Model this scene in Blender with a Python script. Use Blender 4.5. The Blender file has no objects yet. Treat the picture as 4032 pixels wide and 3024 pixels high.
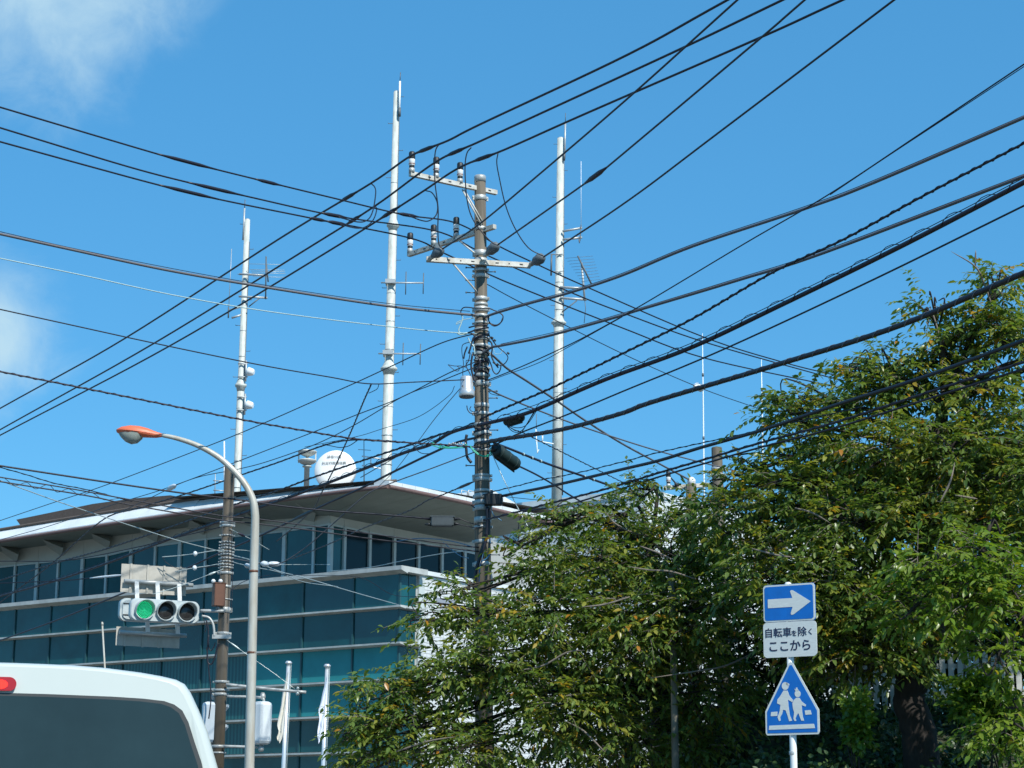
import bpy, math, random
import numpy as np
from mathutils import Vector as V, Matrix

scene = bpy.context.scene
col = scene.collection
random.seed(7)
rng = np.random.default_rng(7)

# ------------------------------------------------------------------ camera
F = 8000.0                       # focal length in photo pixels (photo 4032 x 3024)
PITCH = math.radians(12.87)
ROLL = 0.006
CAM = V((0, 0, 1.35))
cam_d = bpy.data.cameras.new('camera')
cam_d.sensor_width = 36.0
cam_d.lens = F / 4032 * 36
cam_d.clip_start = 0.05
cam_d.clip_end = 6000
cam = bpy.data.objects.new('camera', cam_d)
col.objects.link(cam)
ROT = (Matrix.Rotation(math.pi / 2 + PITCH, 3, 'X') @ Matrix.Rotation(ROLL, 3, 'Z'))
cam.matrix_world = Matrix.Translation(CAM) @ ROT.to_4x4()
scene.camera = cam

# ------------------------------------------------------------------ sky and sun
SUN_EL = math.radians(46)
SUN_AZ = math.radians(146)       # clockwise from +Y (the view direction): behind the camera, to the right
to_sun = V((math.sin(SUN_AZ) * math.cos(SUN_EL), math.cos(SUN_AZ) * math.cos(SUN_EL), math.sin(SUN_EL)))


def ray(px, py):
    return (ROT @ V(((px - 2016) / F, -(py - 1512) / F, -1.0))).normalized()


world = bpy.data.worlds.new('World')
scene.world = world
world.use_nodes = True
wt = world.node_tree
wn, wl = wt.nodes, wt.links
bg = wn['Background']
bg.inputs['Strength'].default_value = 0.092
sky = wn.new('ShaderNodeTexSky')
sky.sky_type = 'NISHITA'
sky.sun_disc = False
sky.sun_elevation = SUN_EL
sky.sun_rotation = SUN_AZ
sky.altitude = 60
sky.air_density = 1.0
sky.dust_density = 0.25
sky.ozone_density = 2.2
tc = wn.new('ShaderNodeTexCoord')
nz = wn.new('ShaderNodeTexNoise')
nz.inputs['Scale'].default_value = 24
nz.inputs['Detail'].default_value = 9
nz.inputs['Roughness'].default_value = 0.6
nz.inputs['Distortion'].default_value = 0.5
wl.new(tc.outputs['Generated'], nz.inputs['Vector'])


def pale_patch(px, py, deg):
    """soft pale patch in the sky colour round a direction"""
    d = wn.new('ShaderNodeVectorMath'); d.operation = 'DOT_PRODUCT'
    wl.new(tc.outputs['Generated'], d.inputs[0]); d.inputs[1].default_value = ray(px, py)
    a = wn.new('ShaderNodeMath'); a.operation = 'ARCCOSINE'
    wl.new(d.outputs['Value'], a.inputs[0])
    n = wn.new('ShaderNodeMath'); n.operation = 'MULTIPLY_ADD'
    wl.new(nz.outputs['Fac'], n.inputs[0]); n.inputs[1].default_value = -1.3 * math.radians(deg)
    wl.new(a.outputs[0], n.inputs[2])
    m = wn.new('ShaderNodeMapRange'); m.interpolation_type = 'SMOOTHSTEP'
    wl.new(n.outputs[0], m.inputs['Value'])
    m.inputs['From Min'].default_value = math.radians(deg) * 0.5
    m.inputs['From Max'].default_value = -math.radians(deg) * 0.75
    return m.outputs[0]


c1 = pale_patch(150, -150, 4.4)  # windscreen reflection painted into the sky colour as a soft patch
c2 = pale_patch(-60, 1330, 2.4)
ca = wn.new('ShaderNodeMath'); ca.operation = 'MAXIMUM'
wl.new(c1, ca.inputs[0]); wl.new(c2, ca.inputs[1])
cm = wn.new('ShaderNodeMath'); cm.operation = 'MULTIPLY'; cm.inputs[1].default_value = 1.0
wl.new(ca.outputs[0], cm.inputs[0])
hsv = wn.new('ShaderNodeHueSaturation')
hsv.inputs['Hue'].default_value = 0.487
hsv.inputs['Saturation'].default_value = 1.16
hsv.inputs['Value'].default_value = 1.0
wl.new(sky.outputs[0], hsv.inputs['Color'])
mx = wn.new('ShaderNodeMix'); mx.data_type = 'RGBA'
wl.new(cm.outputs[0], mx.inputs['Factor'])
tint = wn.new('ShaderNodeMix'); tint.data_type = 'RGBA'; tint.blend_type = 'MULTIPLY'; tint.inputs['Factor'].default_value = 1
wl.new(hsv.outputs[0], tint.inputs['A']); tint.inputs['B'].default_value = (0.74, 1.2, 1.42, 1)
even = wn.new('ShaderNodeMix'); even.data_type = 'RGBA'; even.inputs['Factor'].default_value = 0.5      # a flat blue mixed in to even out the sky gradient
wl.new(tint.outputs['Result'], even.inputs['A']); even.inputs['B'].default_value = (0.74, 3.3, 6.7, 1)
wl.new(even.outputs['Result'], mx.inputs['A'])
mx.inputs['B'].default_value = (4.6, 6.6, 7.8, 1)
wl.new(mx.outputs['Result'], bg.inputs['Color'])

sun_d = bpy.data.lights.new('sun', 'SUN')
sun_d.energy = 4.4
sun_d.angle = math.radians(0.53)
sun_d.color = (1.0, 0.965, 0.9)
sun = bpy.data.objects.new('sun', sun_d)
col.objects.link(sun)
sun.location = (20, -20, 60)
sun.rotation_euler = (-to_sun).to_track_quat('-Z', 'Y').to_euler()

scene.view_settings.view_transform = 'Standard'
scene.view_settings.look = 'None'
scene.view_settings.exposure = 0.32
scene.view_settings.gamma = 1.0
scene.cycles.max_bounces = 6
scene.cycles.transparent_max_bounces = 8


# ------------------------------------------------------------------ pixel -> place helpers
def at(px, py, Y):
    """the point seen at a photo pixel whose distance ahead is Y metres"""
    d = ray(px, py)
    return CAM + d * (Y / d.y)


def on_plane(px, py, p0, n):
    d = ray(px, py)
    return CAM + d * ((p0 - CAM).dot(n) / d.dot(n))


# ------------------------------------------------------------------ mesh builder
class MB:
    def __init__(self):
        self.v = []; self.f = []; self.sm = []

    def add(self, vs, fs, smooth=False):
        o = len(self.v)
        self.v.extend(tuple(x) for x in vs)
        self.f.extend(tuple(i + o for i in f) for f in fs)
        self.sm.extend([smooth] * len(fs))
        return self

    def hexa(self, p):
        """8 corners: 0-3 bottom ring, 4-7 top ring"""
        return self.add(p, [(3, 2, 1, 0), (4, 5, 6, 7), (0, 1, 5, 4), (1, 2, 6, 5), (2, 3, 7, 6), (3, 0, 4, 7)])

    def box(self, c, ex, ey, ez, sx, sy, sz):
        c = V(c); a = V(ex) * (sx / 2); b = V(ey) * (sy / 2); d = V(ez) * (sz / 2)
        return self.hexa([c - a - b - d, c + a - b - d, c + a + b - d, c - a + b - d,
                          c - a - b + d, c + a - b + d, c + a + b + d, c - a + b + d])

    def bbox(self, c, ex, ey, ez, sx, sy, sz, bev=0.01):
        """box with chamfered edges along ez"""
        c = V(c); ex = V(ex); ey = V(ey); ez = V(ez)
        hx, hy = sx / 2, sy / 2; b = bev
        ring = [(-hx + b, -hy), (hx - b, -hy), (hx, -hy + b), (hx, hy - b), (hx - b, hy), (-hx + b, hy), (-hx, hy - b), (-hx, -hy + b)]
        rs = []
        for (k, z) in ((1 - b / max(hx, hy), -sz / 2), (1, -sz / 2 + b), (1, sz / 2 - b), (1 - b / max(hx, hy), sz / 2)):
            rs.append([c + ex * x * k + ey * y * k + ez * z for x, y in ring])
        vs = sum(rs, []); n = 8; fs = []
        for r in range(3):
            for i in range(n):
                j = (i + 1) % n
                fs.append((r * n + i, r * n + j, (r + 1) * n + j, (r + 1) * n + i))
        fs.append(tuple(range(n - 1, -1, -1))); fs.append(tuple(range(3 * n, 4 * n)))
        return self.add(vs, fs)

    def tube(self, pts, r, n=8, caps=True, smooth=True):
        pts = [V(p) for p in pts]
        m = len(pts)
        rr = r if isinstance(r, (list, tuple)) else [r] * m
        t0 = (pts[1] - pts[0]).normalized()
        up = V((0, 0, 1)) if abs(t0.z) < 0.9 else V((1, 0, 0))
        a = t0.cross(up).normalized()
        vs = []
        for i in range(m):
            if i == 0: t = t0
            elif i == m - 1: t = (pts[-1] - pts[-2]).normalized()
            else: t = (pts[i + 1] - pts[i - 1]).normalized()
            a = (a - t * a.dot(t))
            a = a.normalized() if a.length > 1e-6 else t.orthogonal().normalized()
            b = t.cross(a)
            for k in range(n):
                q = 2 * math.pi * k / n
                vs.append(pts[i] + (a * math.cos(q) + b * math.sin(q)) * rr[i])
        fs = []
        for i in range(m - 1):
            for k in range(n):
                j = (k + 1) % n
                fs.append((i * n + k, i * n + j, (i + 1) * n + j, (i + 1) * n + k))
        o = len(self.v)
        self.add(vs, fs, smooth)
        if caps:
            self.f.append(tuple(o + k for k in range(n - 1, -1, -1))); self.sm.append(False)
            self.f.append(tuple(o + (m - 1) * n + k for k in range(n))); self.sm.append(False)
        return self

    def lathe(self, p0, axis, prof, n=16, smooth=True):
        """prof: list of (radius, distance along axis)"""
        p0 = V(p0); ax = V(axis).normalized()
        a = ax.orthogonal().normalized(); b = ax.cross(a)
        vs = []
        for r, h in prof:
            for k in range(n):
                q = 2 * math.pi * k / n
                vs.append(p0 + ax * h + (a * math.cos(q) + b * math.sin(q)) * r)
        fs = []
        m = len(prof)
        for i in range(m - 1):
            for k in range(n):
                j = (k + 1) % n
                fs.append((i * n + k, i * n + j, (i + 1) * n + j, (i + 1) * n + k))
        o = len(self.v)
        self.add(vs, fs, smooth)
        self.f.append(tuple(o + k for k in range(n - 1, -1, -1))); self.sm.append(False)
        self.f.append(tuple(o + (m - 1) * n + k for k in range(n))); self.sm.append(False)
        return self

    def prism(self, poly, off):
        """extrude a planar polygon (list of points) by a vector"""
        poly = [V(p) for p in poly]; n = len(poly); off = V(off)
        vs = poly + [p + off for p in poly]
        fs = [tuple(range(n - 1, -1, -1)), tuple(range(n, 2 * n))]
        for i in range(n):
            j = (i + 1) % n
            fs.append((i, j, n + j, n + i))
        return self.add(vs, fs)

    def build(self, name, mat, parent=None, origin=None, **tags):
        org = V(origin) if origin is not None else (ORG[parent.name] if parent is not None else V((0, 0, 0)))
        me = bpy.data.meshes.new(name)
        me.from_pydata([(x - org.x, y - org.y, z - org.z) for x, y, z in self.v], [], self.f)
        me.polygons.foreach_set('use_smooth', self.sm)
        me.materials.append(M[mat] if isinstance(mat, str) else mat)
        me.update()
        return link(me, name, parent, org, **tags)


ORG = {}


def link(data, name, parent=None, org=V((0, 0, 0)), loc=None, rot=None, **tags):
    o = bpy.data.objects.new(name, data)
    col.objects.link(o)
    if parent is None:
        o.location = org if loc is None else loc
    else:
        o.parent = parent
        if loc is not None: o.location = V(loc) - ORG[parent.name]
    if rot is not None: o.rotation_euler = rot
    ORG[o.name] = V(org) if parent is None else ORG[parent.name]
    tag(o, **tags)
    return o


def tag(o, label=None, cat=None, group=None, kind=None):
    if label: o['label'] = label
    if cat: o['category'] = cat
    if group: o['group'] = group
    if kind: o['kind'] = kind
    return o


def thing(name, loc, label, cat, group=None):
    o = bpy.data.objects.new(name, None)
    o.empty_display_size = 0.3
    col.objects.link(o)
    o.location = V(loc)
    ORG[o.name] = V(loc)
    return tag(o, label, cat, group)


def catmull(pts, sub=8):
    """smooth curve through tuples of any length"""
    P = [np.array(p, float) for p in pts]
    if len(P) == 2:
        return [P[0] + (P[1] - P[0]) * t for t in np.linspace(0, 1, sub + 1)]
    P = [2 * P[0] - P[1]] + P + [2 * P[-1] - P[-2]]
    out = []
    for i in range(1, len(P) - 2):
        for k in range(sub):
            t = k / sub
            out.append(0.5 * (2 * P[i] + (P[i + 1] - P[i - 1]) * t + (2 * P[i - 1] - 5 * P[i] + 4 * P[i + 1] - P[i + 2]) * t * t
                              + (-P[i - 1] + 3 * P[i] - 3 * P[i + 1] + P[i + 2]) * t ** 3))
    out.append(P[-2])
    return out


# ------------------------------------------------------------------ materials
M = {}


def mat(name, rgb, rough=0.5, metal=0.0, noise=0.0, scale=6.0, bump=0.0, spec=0.5, emit=None, dark=None, coat=0.0, stretch=None):
    m = bpy.data.materials.new(name)
    m.use_nodes = True
    nt = m.node_tree; n = nt.nodes; l = nt.links
    p = n['Principled BSDF']
    p.inputs['Base Color'].default_value = (*rgb, 1)
    p.inputs['Roughness'].default_value = rough
    p.inputs['Metallic'].default_value = metal
    p.inputs['Specular IOR Level'].default_value = spec
    p.inputs['Coat Weight'].default_value = coat
    if emit:
        p.inputs['Emission Color'].default_value = (*emit[0], 1)
        p.inputs['Emission Strength'].default_value = emit[1]
    if noise or bump:
        t = n.new('ShaderNodeTexCoord')
        mp = n.new('ShaderNodeMapping')
        if stretch: mp.inputs['Scale'].default_value = stretch
        l.new(t.outputs['Object'], mp.inputs['Vector'])
        x = n.new('ShaderNodeTexNoise')
        x.inputs['Scale'].default_value = scale; x.inputs['Detail'].default_value = 6; x.inputs['Roughness'].default_value = 0.62
        l.new(mp.outputs[0], x.inputs['Vector'])
        if noise:
            r = n.new('ShaderNodeValToRGB')
            r.color_ramp.elements[0].position = 0.3; r.color_ramp.elements[1].position = 0.72
            dk = dark or tuple(c * (1 - noise) for c in rgb)
            r.color_ramp.elements[0].color = (*dk, 1)
            r.color_ramp.elements[1].color = (*[min(1, c * (1 + noise * 0.35)) for c in rgb], 1)
            l.new(x.outputs['Fac'], r.inputs[0]); l.new(r.outputs[0], p.inputs['Base Color'])
            rr = n.new('ShaderNodeMapRange')
            rr.inputs['To Min'].default_value = min(1, rough + 0.12); rr.inputs['To Max'].default_value = max(0.03, rough - 0.08)
            l.new(x.outputs['Fac'], rr.inputs['Value']); l.new(rr.outputs[0], p.inputs['Roughness'])
        if bump:
            b = n.new('ShaderNodeBump'); b.inputs['Strength'].default_value = bump; b.inputs['Distance'].default_value = 0.02
            l.new(x.outputs['Fac'], b.inputs['Height']); l.new(b.outputs[0], p.inputs['Normal'])
    M[name] = m
    return m


mat('town_ground', (0.13, 0.13, 0.115), 0.95, noise=0.3, scale=0.2)
mat('asphalt', (0.05, 0.05, 0.052), 0.9, noise=0.3, scale=3, bump=0.3)
mat('pavement', (0.3, 0.29, 0.27), 0.85, noise=0.25, scale=2)
mat('kerb_stone', (0.36, 0.35, 0.33), 0.85, noise=0.25)
mat('road_paint', (0.75, 0.75, 0.72), 0.7, noise=0.2, scale=9)
mat('earth', (0.045, 0.05, 0.025), 0.95, noise=0.4, scale=2, bump=0.4)
mat('concrete', (0.15, 0.13, 0.098), 0.85, noise=0.45, scale=3.0, bump=0.15, stretch=(3, 3, 0.35), dark=(0.07, 0.06, 0.045))
mat('galvanised', (0.46, 0.48, 0.46), 0.45, 0.3, noise=0.25, scale=9)
mat('arm_steel', (0.62, 0.63, 0.59), 0.5, 0.15, noise=0.3, scale=8, dark=(0.4, 0.36, 0.28))
mat('black_cable', (0.012, 0.012, 0.02), 0.45)
mat('purple_cable', (0.017, 0.012, 0.024), 0.5)
mat('grey_cable', (0.11, 0.11, 0.12), 0.5)
mat('pale_wire', (0.45, 0.52, 0.5), 0.4, 0.3)
mat('white_wire', (0.36, 0.5, 0.5), 0.4)
mat('green_cable', (0.03, 0.42, 0.26), 0.4)
mat('blue_cable', (0.04, 0.16, 0.28), 0.4)
mat('black_plastic', (0.014, 0.018, 0.02), 0.5, noise=0.3, scale=20)
mat('dark_green_plastic', (0.012, 0.03, 0.028), 0.55, noise=0.3, scale=14)
mat('grey_plastic', (0.055, 0.07, 0.075), 0.55, noise=0.2, scale=10)
mat('porcelain', (0.8, 0.82, 0.8), 0.2, coat=0.4)
mat('brown_ring', (0.22, 0.06, 0.03), 0.35)
mat('insulator_grey', (0.12, 0.15, 0.17), 0.5, noise=0.2)
mat('aluminium', (0.68, 0.7, 0.7), 0.32, 0.6, noise=0.12, scale=10)
mat('brown_pole', (0.105, 0.085, 0.058), 0.5, noise=0.3, scale=3, stretch=(3, 3, 0.4))
mat('brown_box', (0.14, 0.062, 0.036), 0.5, noise=0.2, scale=8)
mat('lamp_steel', (0.47, 0.49, 0.45), 0.42, 0.1, noise=0.3, scale=2.5, dark=(0.36, 0.32, 0.25), stretch=(3, 3, 0.6))
mat('lamp_orange', (0.72, 0.13, 0.045), 0.45, noise=0.3, scale=6, dark=(0.6, 0.16, 0.08))
mat('lamp_bowl', (0.3, 0.34, 0.3), 0.12, noise=0.25, scale=14)
mat('signal_grey', (0.5, 0.56, 0.56), 0.4, 0.1, noise=0.2, scale=5)
mat('signal_dark', (0.012, 0.016, 0.018), 0.6)
mat('lens_dark', (0.03, 0.03, 0.03), 0.12, noise=0.3, scale=40)
mat('led_base', (0.0, 0.06, 0.03), 0.4)
mat('led_green', (0.02, 0.5, 0.25), 0.4, emit=((0.03, 1.0, 0.42), 0.85))
mat('sign_back', (0.46, 0.44, 0.38), 0.6, noise=0.2, scale=7)
mat('white_box', (0.66, 0.72, 0.74), 0.4, noise=0.1)
mat('sign_blue', (0.004, 0.14, 0.5), 0.4, noise=0.14, scale=9)
mat('sign_white', (0.62, 0.66, 0.63), 0.45, noise=0.13, scale=16, stretch=(1, 1, 6))
mat('sign_ink', (0.012, 0.012, 0.05), 0.5)
mat('white_post', (0.72, 0.74, 0.72), 0.4, noise=0.12, scale=6)
mat('mast_white', (0.55, 0.6, 0.57), 0.5, noise=0.3, scale=3.0, dark=(0.4, 0.41, 0.36), stretch=(2, 2, 0.5))
mat('mast_steel', (0.42, 0.45, 0.45), 0.45, 0.3)
mat('mast_dark', (0.1, 0.12, 0.13), 0.5)
mat('antenna_white', (0.8, 0.84, 0.84), 0.4)
mat('dish_white', (0.82, 0.84, 0.82), 0.45, noise=0.05, scale=2)
mat('dish_ink', (0.16, 0.18, 0.17), 0.6)
mat('siren_grey', (0.56, 0.58, 0.54), 0.5, noise=0.2)
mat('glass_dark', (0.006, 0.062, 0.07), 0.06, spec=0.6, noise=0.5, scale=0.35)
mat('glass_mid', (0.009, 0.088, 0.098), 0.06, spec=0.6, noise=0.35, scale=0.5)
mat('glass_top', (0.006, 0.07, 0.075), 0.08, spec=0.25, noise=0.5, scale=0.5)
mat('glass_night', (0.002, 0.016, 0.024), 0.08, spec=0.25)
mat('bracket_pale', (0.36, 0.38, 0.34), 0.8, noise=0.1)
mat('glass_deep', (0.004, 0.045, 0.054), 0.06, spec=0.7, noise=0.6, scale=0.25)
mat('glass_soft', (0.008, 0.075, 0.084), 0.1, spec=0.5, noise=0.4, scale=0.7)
mat('frame_white', (0.55, 0.6, 0.58), 0.45, 0.1, noise=0.1, scale=2)
mat('ledge_metal', (0.5, 0.52, 0.49), 0.4, 0.1, noise=0.3, scale=1.4)
mat('mullion_dark', (0.02, 0.075, 0.085), 0.4)
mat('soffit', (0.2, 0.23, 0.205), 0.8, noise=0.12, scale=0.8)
mat('wall_cream', (0.5, 0.51, 0.46), 0.75, noise=0.1, scale=0.9)
mat('roof_white', (0.7, 0.75, 0.75), 0.45, noise=0.2, scale=0.9)
mat('roof_brown', (0.12, 0.09, 0.07), 0.7, noise=0.2)
mat('gutter_brown', (0.16, 0.1, 0.09), 0.6, noise=0.2)
mat('tile_white', (0.64, 0.67, 0.66), 0.45, noise=0.12, scale=1.2)
mat('grout', (0.3, 0.33, 0.33), 0.9)
mat('wall_white', (0.74, 0.76, 0.74), 0.7, noise=0.1, scale=0.6)
mat('wall_grey', (0.36, 0.38, 0.37), 0.8, noise=0.1, scale=0.6)
mat('vent_grey', (0.26, 0.29, 0.33), 0.6)
mat('flag_cream', (0.68, 0.66, 0.58), 0.85, noise=0.12, scale=5)
mat('flag_white', (0.76, 0.8, 0.88), 0.85, noise=0.08, scale=5)
mat('flag_pole', (0.68, 0.7, 0.7), 0.3, 0.5)
mat('van_white', (0.52, 0.57, 0.53), 0.3, coat=0.4, noise=0.06, scale=1.5)
mat('van_glass', (0.022, 0.042, 0.045), 0.12, spec=0.35, noise=0.25, scale=2.5)
mat('van_seal', (0.03, 0.035, 0.035), 0.45)
mat('van_red', (0.35, 0.01, 0.008), 0.2, coat=0.5)
mat('van_bulb', (0.8, 0.02, 0.01), 0.3, emit=((1.0, 0.025, 0.01), 1.2))
mat('rubber', (0.015, 0.015, 0.016), 0.85)
mat('rim', (0.45, 0.46, 0.47), 0.35, 0.8)
mat('bark', (0.04, 0.033, 0.028), 0.95, noise=0.35, scale=14, bump=0.6, stretch=(1, 1, 0.5))
mat('twig_bark', (0.19, 0.16, 0.13), 0.8, noise=0.3, scale=20)
mat('picket_white', (0.5, 0.52, 0.48), 0.6, noise=0.2, scale=6)
mat('post_grey', (0.17, 0.16, 0.125), 0.85, noise=0.4, scale=5, stretch=(3, 3, 0.5))


def leaf_mat(name, stops, rough=0.34, trans=0.42):
    m = bpy.data.materials.new(name); m.use_nodes = True
    nt = m.node_tree; n = nt.nodes; l = nt.links
    p = n['Principled BSDF']; out = n['Material Output']
    a = n.new('ShaderNodeAttribute'); a.attribute_name = 'hue'
    r = n.new('ShaderNodeValToRGB')
    e = r.color_ramp.elements
    while len(e) < len(stops): e.new(0.5)
    for k, (pos, c) in enumerate(stops):
        e[k].position = pos; e[k].color = (*c, 1)
    l.new(a.outputs['Fac'], r.inputs[0])
    l.new(r.outputs[0], p.inputs['Base Color'])
    p.inputs['Roughness'].default_value = rough
    p.inputs['Specular IOR Level'].default_value = 0.5
    tr = n.new('ShaderNodeBsdfTranslucent')
    br = n.new('ShaderNodeMix'); br.data_type = 'RGBA'; br.blend_type = 'MULTIPLY'; br.inputs['Factor'].default_value = 1
    l.new(r.outputs[0], br.inputs['A']); br.inputs['B'].default_value = (1.5, 1.5, 0.6, 1)
    l.new(br.outputs['Result'], tr.inputs['Color'])
    ms = n.new('ShaderNodeMixShader'); ms.inputs[0].default_value = trans
    l.new(p.outputs[0], ms.inputs[1]); l.new(tr.outputs[0], ms.inputs[2])
    l.new(ms.outputs[0], out.inputs['Surface'])
    M[name] = m


leaf_mat('leaf', [(0.0, (0.06, 0.115, 0.026)), (0.45, (0.13, 0.2, 0.045)), (0.78, (0.28, 0.29, 0.05)), (0.9, (0.36, 0.26, 0.03)), (1.0, (0.42, 0.17, 0.02))])
leaf_mat('leaf_bright', [(0.0, (0.05, 0.12, 0.015)), (0.5, (0.13, 0.22, 0.025)), (0.85, (0.22, 0.28, 0.04)), (1.0, (0.42, 0.3, 0.04))])
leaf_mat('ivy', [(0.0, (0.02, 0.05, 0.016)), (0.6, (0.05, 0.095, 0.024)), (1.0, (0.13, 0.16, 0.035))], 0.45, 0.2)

# ------------------------------------------------------------------ ground
X_, Y_, Z_ = V((1, 0, 0)), V((0, 1, 0)), V((0, 0, 1))


def sheet(name, pts, z, matname, kind='structure'):
    m = MB(); m.add([(x, y, z) for x, y in pts], [tuple(range(len(pts)))])
    return m.build(name, matname, kind=kind)


sheet('ground', [(-3000, -3000), (3000, -3000), (3000, 3000), (-3000, 3000)], -0.012, 'town_ground')
hx, hy = -math.sin(math.radians(15)), math.cos(math.radians(15))


def rd(u, w):                     # along the road u, to its right w
    return (-0.6 + hx * u + hy * w, hy * u - hx * w)


sheet('road', [rd(-60, -3.4), rd(-60, 3.4), rd(90, 3.4), rd(90, -3.4)], 0.0, 'asphalt')
for k, w in enumerate((-3.1, 3.1)):
    sheet('road_marking', [rd(-60, w - 0.07), rd(-60, w + 0.07), rd(90, w + 0.07), rd(90, w - 0.07)], 0.004, 'road_paint')
for w0, w1 in ((-5.4, -3.55), (3.55, 6.0)):
    m = MB(); m.hexa([V((*rd(-60, w0), -0.01)), V((*rd(-60, w1), -0.01)), V((*rd(90, w1), -0.01)), V((*rd(90, w0), -0.01)),
                      V((*rd(-60, w0), 0.12)), V((*rd(-60, w1), 0.12)), V((*rd(90, w1), 0.12)), V((*rd(90, w0), 0.12))])
    m.build('pavement', 'pavement', kind='structure')
for w0, w1 in ((-3.55, -3.4), (3.4, 3.55)):
    m = MB(); m.hexa([V((*rd(-60, w0), -0.01)), V((*rd(-60, w1), -0.01)), V((*rd(90, w1), -0.01)), V((*rd(90, w0), -0.01)),
                      V((*rd(-60, w0), 0.135)), V((*rd(-60, w1), 0.135)), V((*rd(90, w1), 0.135)), V((*rd(90, w0), 0.135))])
    m.build('kerb', 'kerb_stone', kind='structure')


def bank_z(x, y):
    """height of the planted bank on the right"""
    e = min(1, max(0, (x - 0.9) / 2.6)); e = e * e * (3 - 2 * e)
    prof = [(22.6, 0), (23.2, 0.9), (24.2, 1.5), (26.5, 2.15), (28.5, 2.75), (30.4, 3.28), (32, 3.35), (60, 3.4), (66, 0.0)]
    z = 0.0
    for (y0, z0), (y1, z1) in zip(prof, prof[1:]):
        if y0 <= y <= y1:
            z = z0 + (z1 - z0) * (y - y0) / (y1 - y0)
    return z * e


gx = list(np.linspace(0.6, 5, 12)) + list(np.linspace(5.6, 30, 26)); gy = list(np.linspace(22.4, 34, 30)) + list(np.linspace(36, 66, 12))
vs = [(x, y, bank_z(x, y) + 0.03 + (0.04 * math.sin(x * 3.1 + y * 2.3) if bank_z(x, y) > .2 else 0)) for y in gy for x in gx]
nx = len(gx)
fs = [(j * nx + i, j * nx + i + 1, (j + 1) * nx + i + 1, (j + 1) * nx + i) for j in range(len(gy) - 1) for i in range(nx - 1)]
m = MB(); m.add(vs, fs, True); m.build('embankment', 'earth', kind='structure')


# ------------------------------------------------------------------ office building
a = V((-math.sin(math.radians(54)), math.cos(math.radians(54)), 0))     # along the glass front, away to the left
b = V((math.sin(math.radians(36)), math.cos(math.radians(36)), 0))      # along the tiled side, away to the right
U0 = at(1295, 2255, 110); U0.z = 0


def P(s, t, z):
    return U0 + a * s + b * t + Z_ * z


def hA(px, py, t):                 # pixel onto a wall parallel to the glass front -> (s, z)
    p = on_plane(px, py, U0 + b * t, b)
    return (p - U0).dot(a), p.z


def hB(px, py, s):                 # pixel onto a wall parallel to the tiled side -> (t, z)
    p = on_plane(px, py, U0 + a * s, a)
    return (p - U0).dot(b), p.z


def interp(pts, x):
    pts = sorted(pts)
    if x <= pts[0][0]: p, q = pts[0], pts[1]
    elif x >= pts[-1][0]: p, q = pts[-2], pts[-1]
    else:
        for p, q in zip(pts, pts[1:]):
            if p[0] <= x <= q[0]: break
    return p[1] + (q[1] - p[1]) * (x - p[0]) / (q[0] - p[0])


TL = -1.5
SL, Z1 = hA(1575, 2240, TL)
rows = [hA(1575, y, TL)[1] for y in (2240, 2386, 2530, 2672, 2810, 2955)]
dz = (rows[0] - rows[-1]) / 5
while rows[-1] - dz > 0.3: rows.append(rows[-1] - dz)
rows.append(0.0)
bld = thing('office_building', P(0, 0, 0), 'large office building with dark teal glass front, white ledges and wide overhanging roof', 'building')


def slab(name, matname, s0, s1, t0, t1, z0, z1, parent=bld, **k):
    m = MB(); m.hexa([P(s0, t0, z0), P(s1, t0, z0), P(s1, t1, z0), P(s0, t1, z0), P(s0, t0, z1), P(s1, t0, z1), P(s1, t1, z1), P(s0, t1, z1)])
    return m.build(name, matname, parent, **k)


def stripe_glass():
    m = bpy.data.materials.new('glass_blinds'); m.use_nodes = True
    n = m.node_tree.nodes; l = m.node_tree.links; p = n['Principled BSDF']
    t = n.new('ShaderNodeTexCoord'); w = n.new('ShaderNodeTexWave'); w.wave_type = 'BANDS'; w.bands_direction = 'X'
    mp = n.new('ShaderNodeMapping'); mp.inputs['Rotation'].default_value = (0, 0, -math.atan2(a.y, a.x))
    w.inputs['Scale'].default_value = 1.25; w.inputs['Distortion'].default_value = 0.6
    l.new(t.outputs['Object'], mp.inputs[0]); l.new(mp.outputs[0], w.inputs['Vector'])
    r = n.new('ShaderNodeValToRGB'); r.color_ramp.elements[0].color = (0.006, 0.05, 0.06, 1); r.color_ramp.elements[1].color = (0.025, 0.12, 0.125, 1)
    l.new(w.outputs['Fac'], r.inputs[0]); l.new(r.outputs[0], p.inputs['Base Color'])
    p.inputs['Roughness'].default_value = 0.08
    M['glass_blinds'] = m


stripe_glass()
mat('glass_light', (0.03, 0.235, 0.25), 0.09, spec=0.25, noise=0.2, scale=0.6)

S_END = hA(58, 2450, TL)[0] + 16
# cores behind the glass
slab('wall', 'wall_grey', SL + 0.12, S_END, TL + 0.12, 26, 0, Z1 - 0.05)
slab('wall', 'wall_grey', 0.15, S_END, 0.15, 24, Z1 - 0.05, Z1 + 4.0)
# lower glazed front
mull = sorted([hA(px, 2450, TL)[0] for px in (58, 197, 344, 488, 640, 795, 985, 1190, 1389, 1575)])
mull[0] = SL
while mull[-1] + 3.6 < S_END: mull.append(mull[-1] + 3.5)
mull.append(S_END)


def project(p):
    q = ROT.transposed() @ (p - CAM)
    return 2016 + F * q.x / -q.z, 1512 - F * q.y / -q.z


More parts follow.
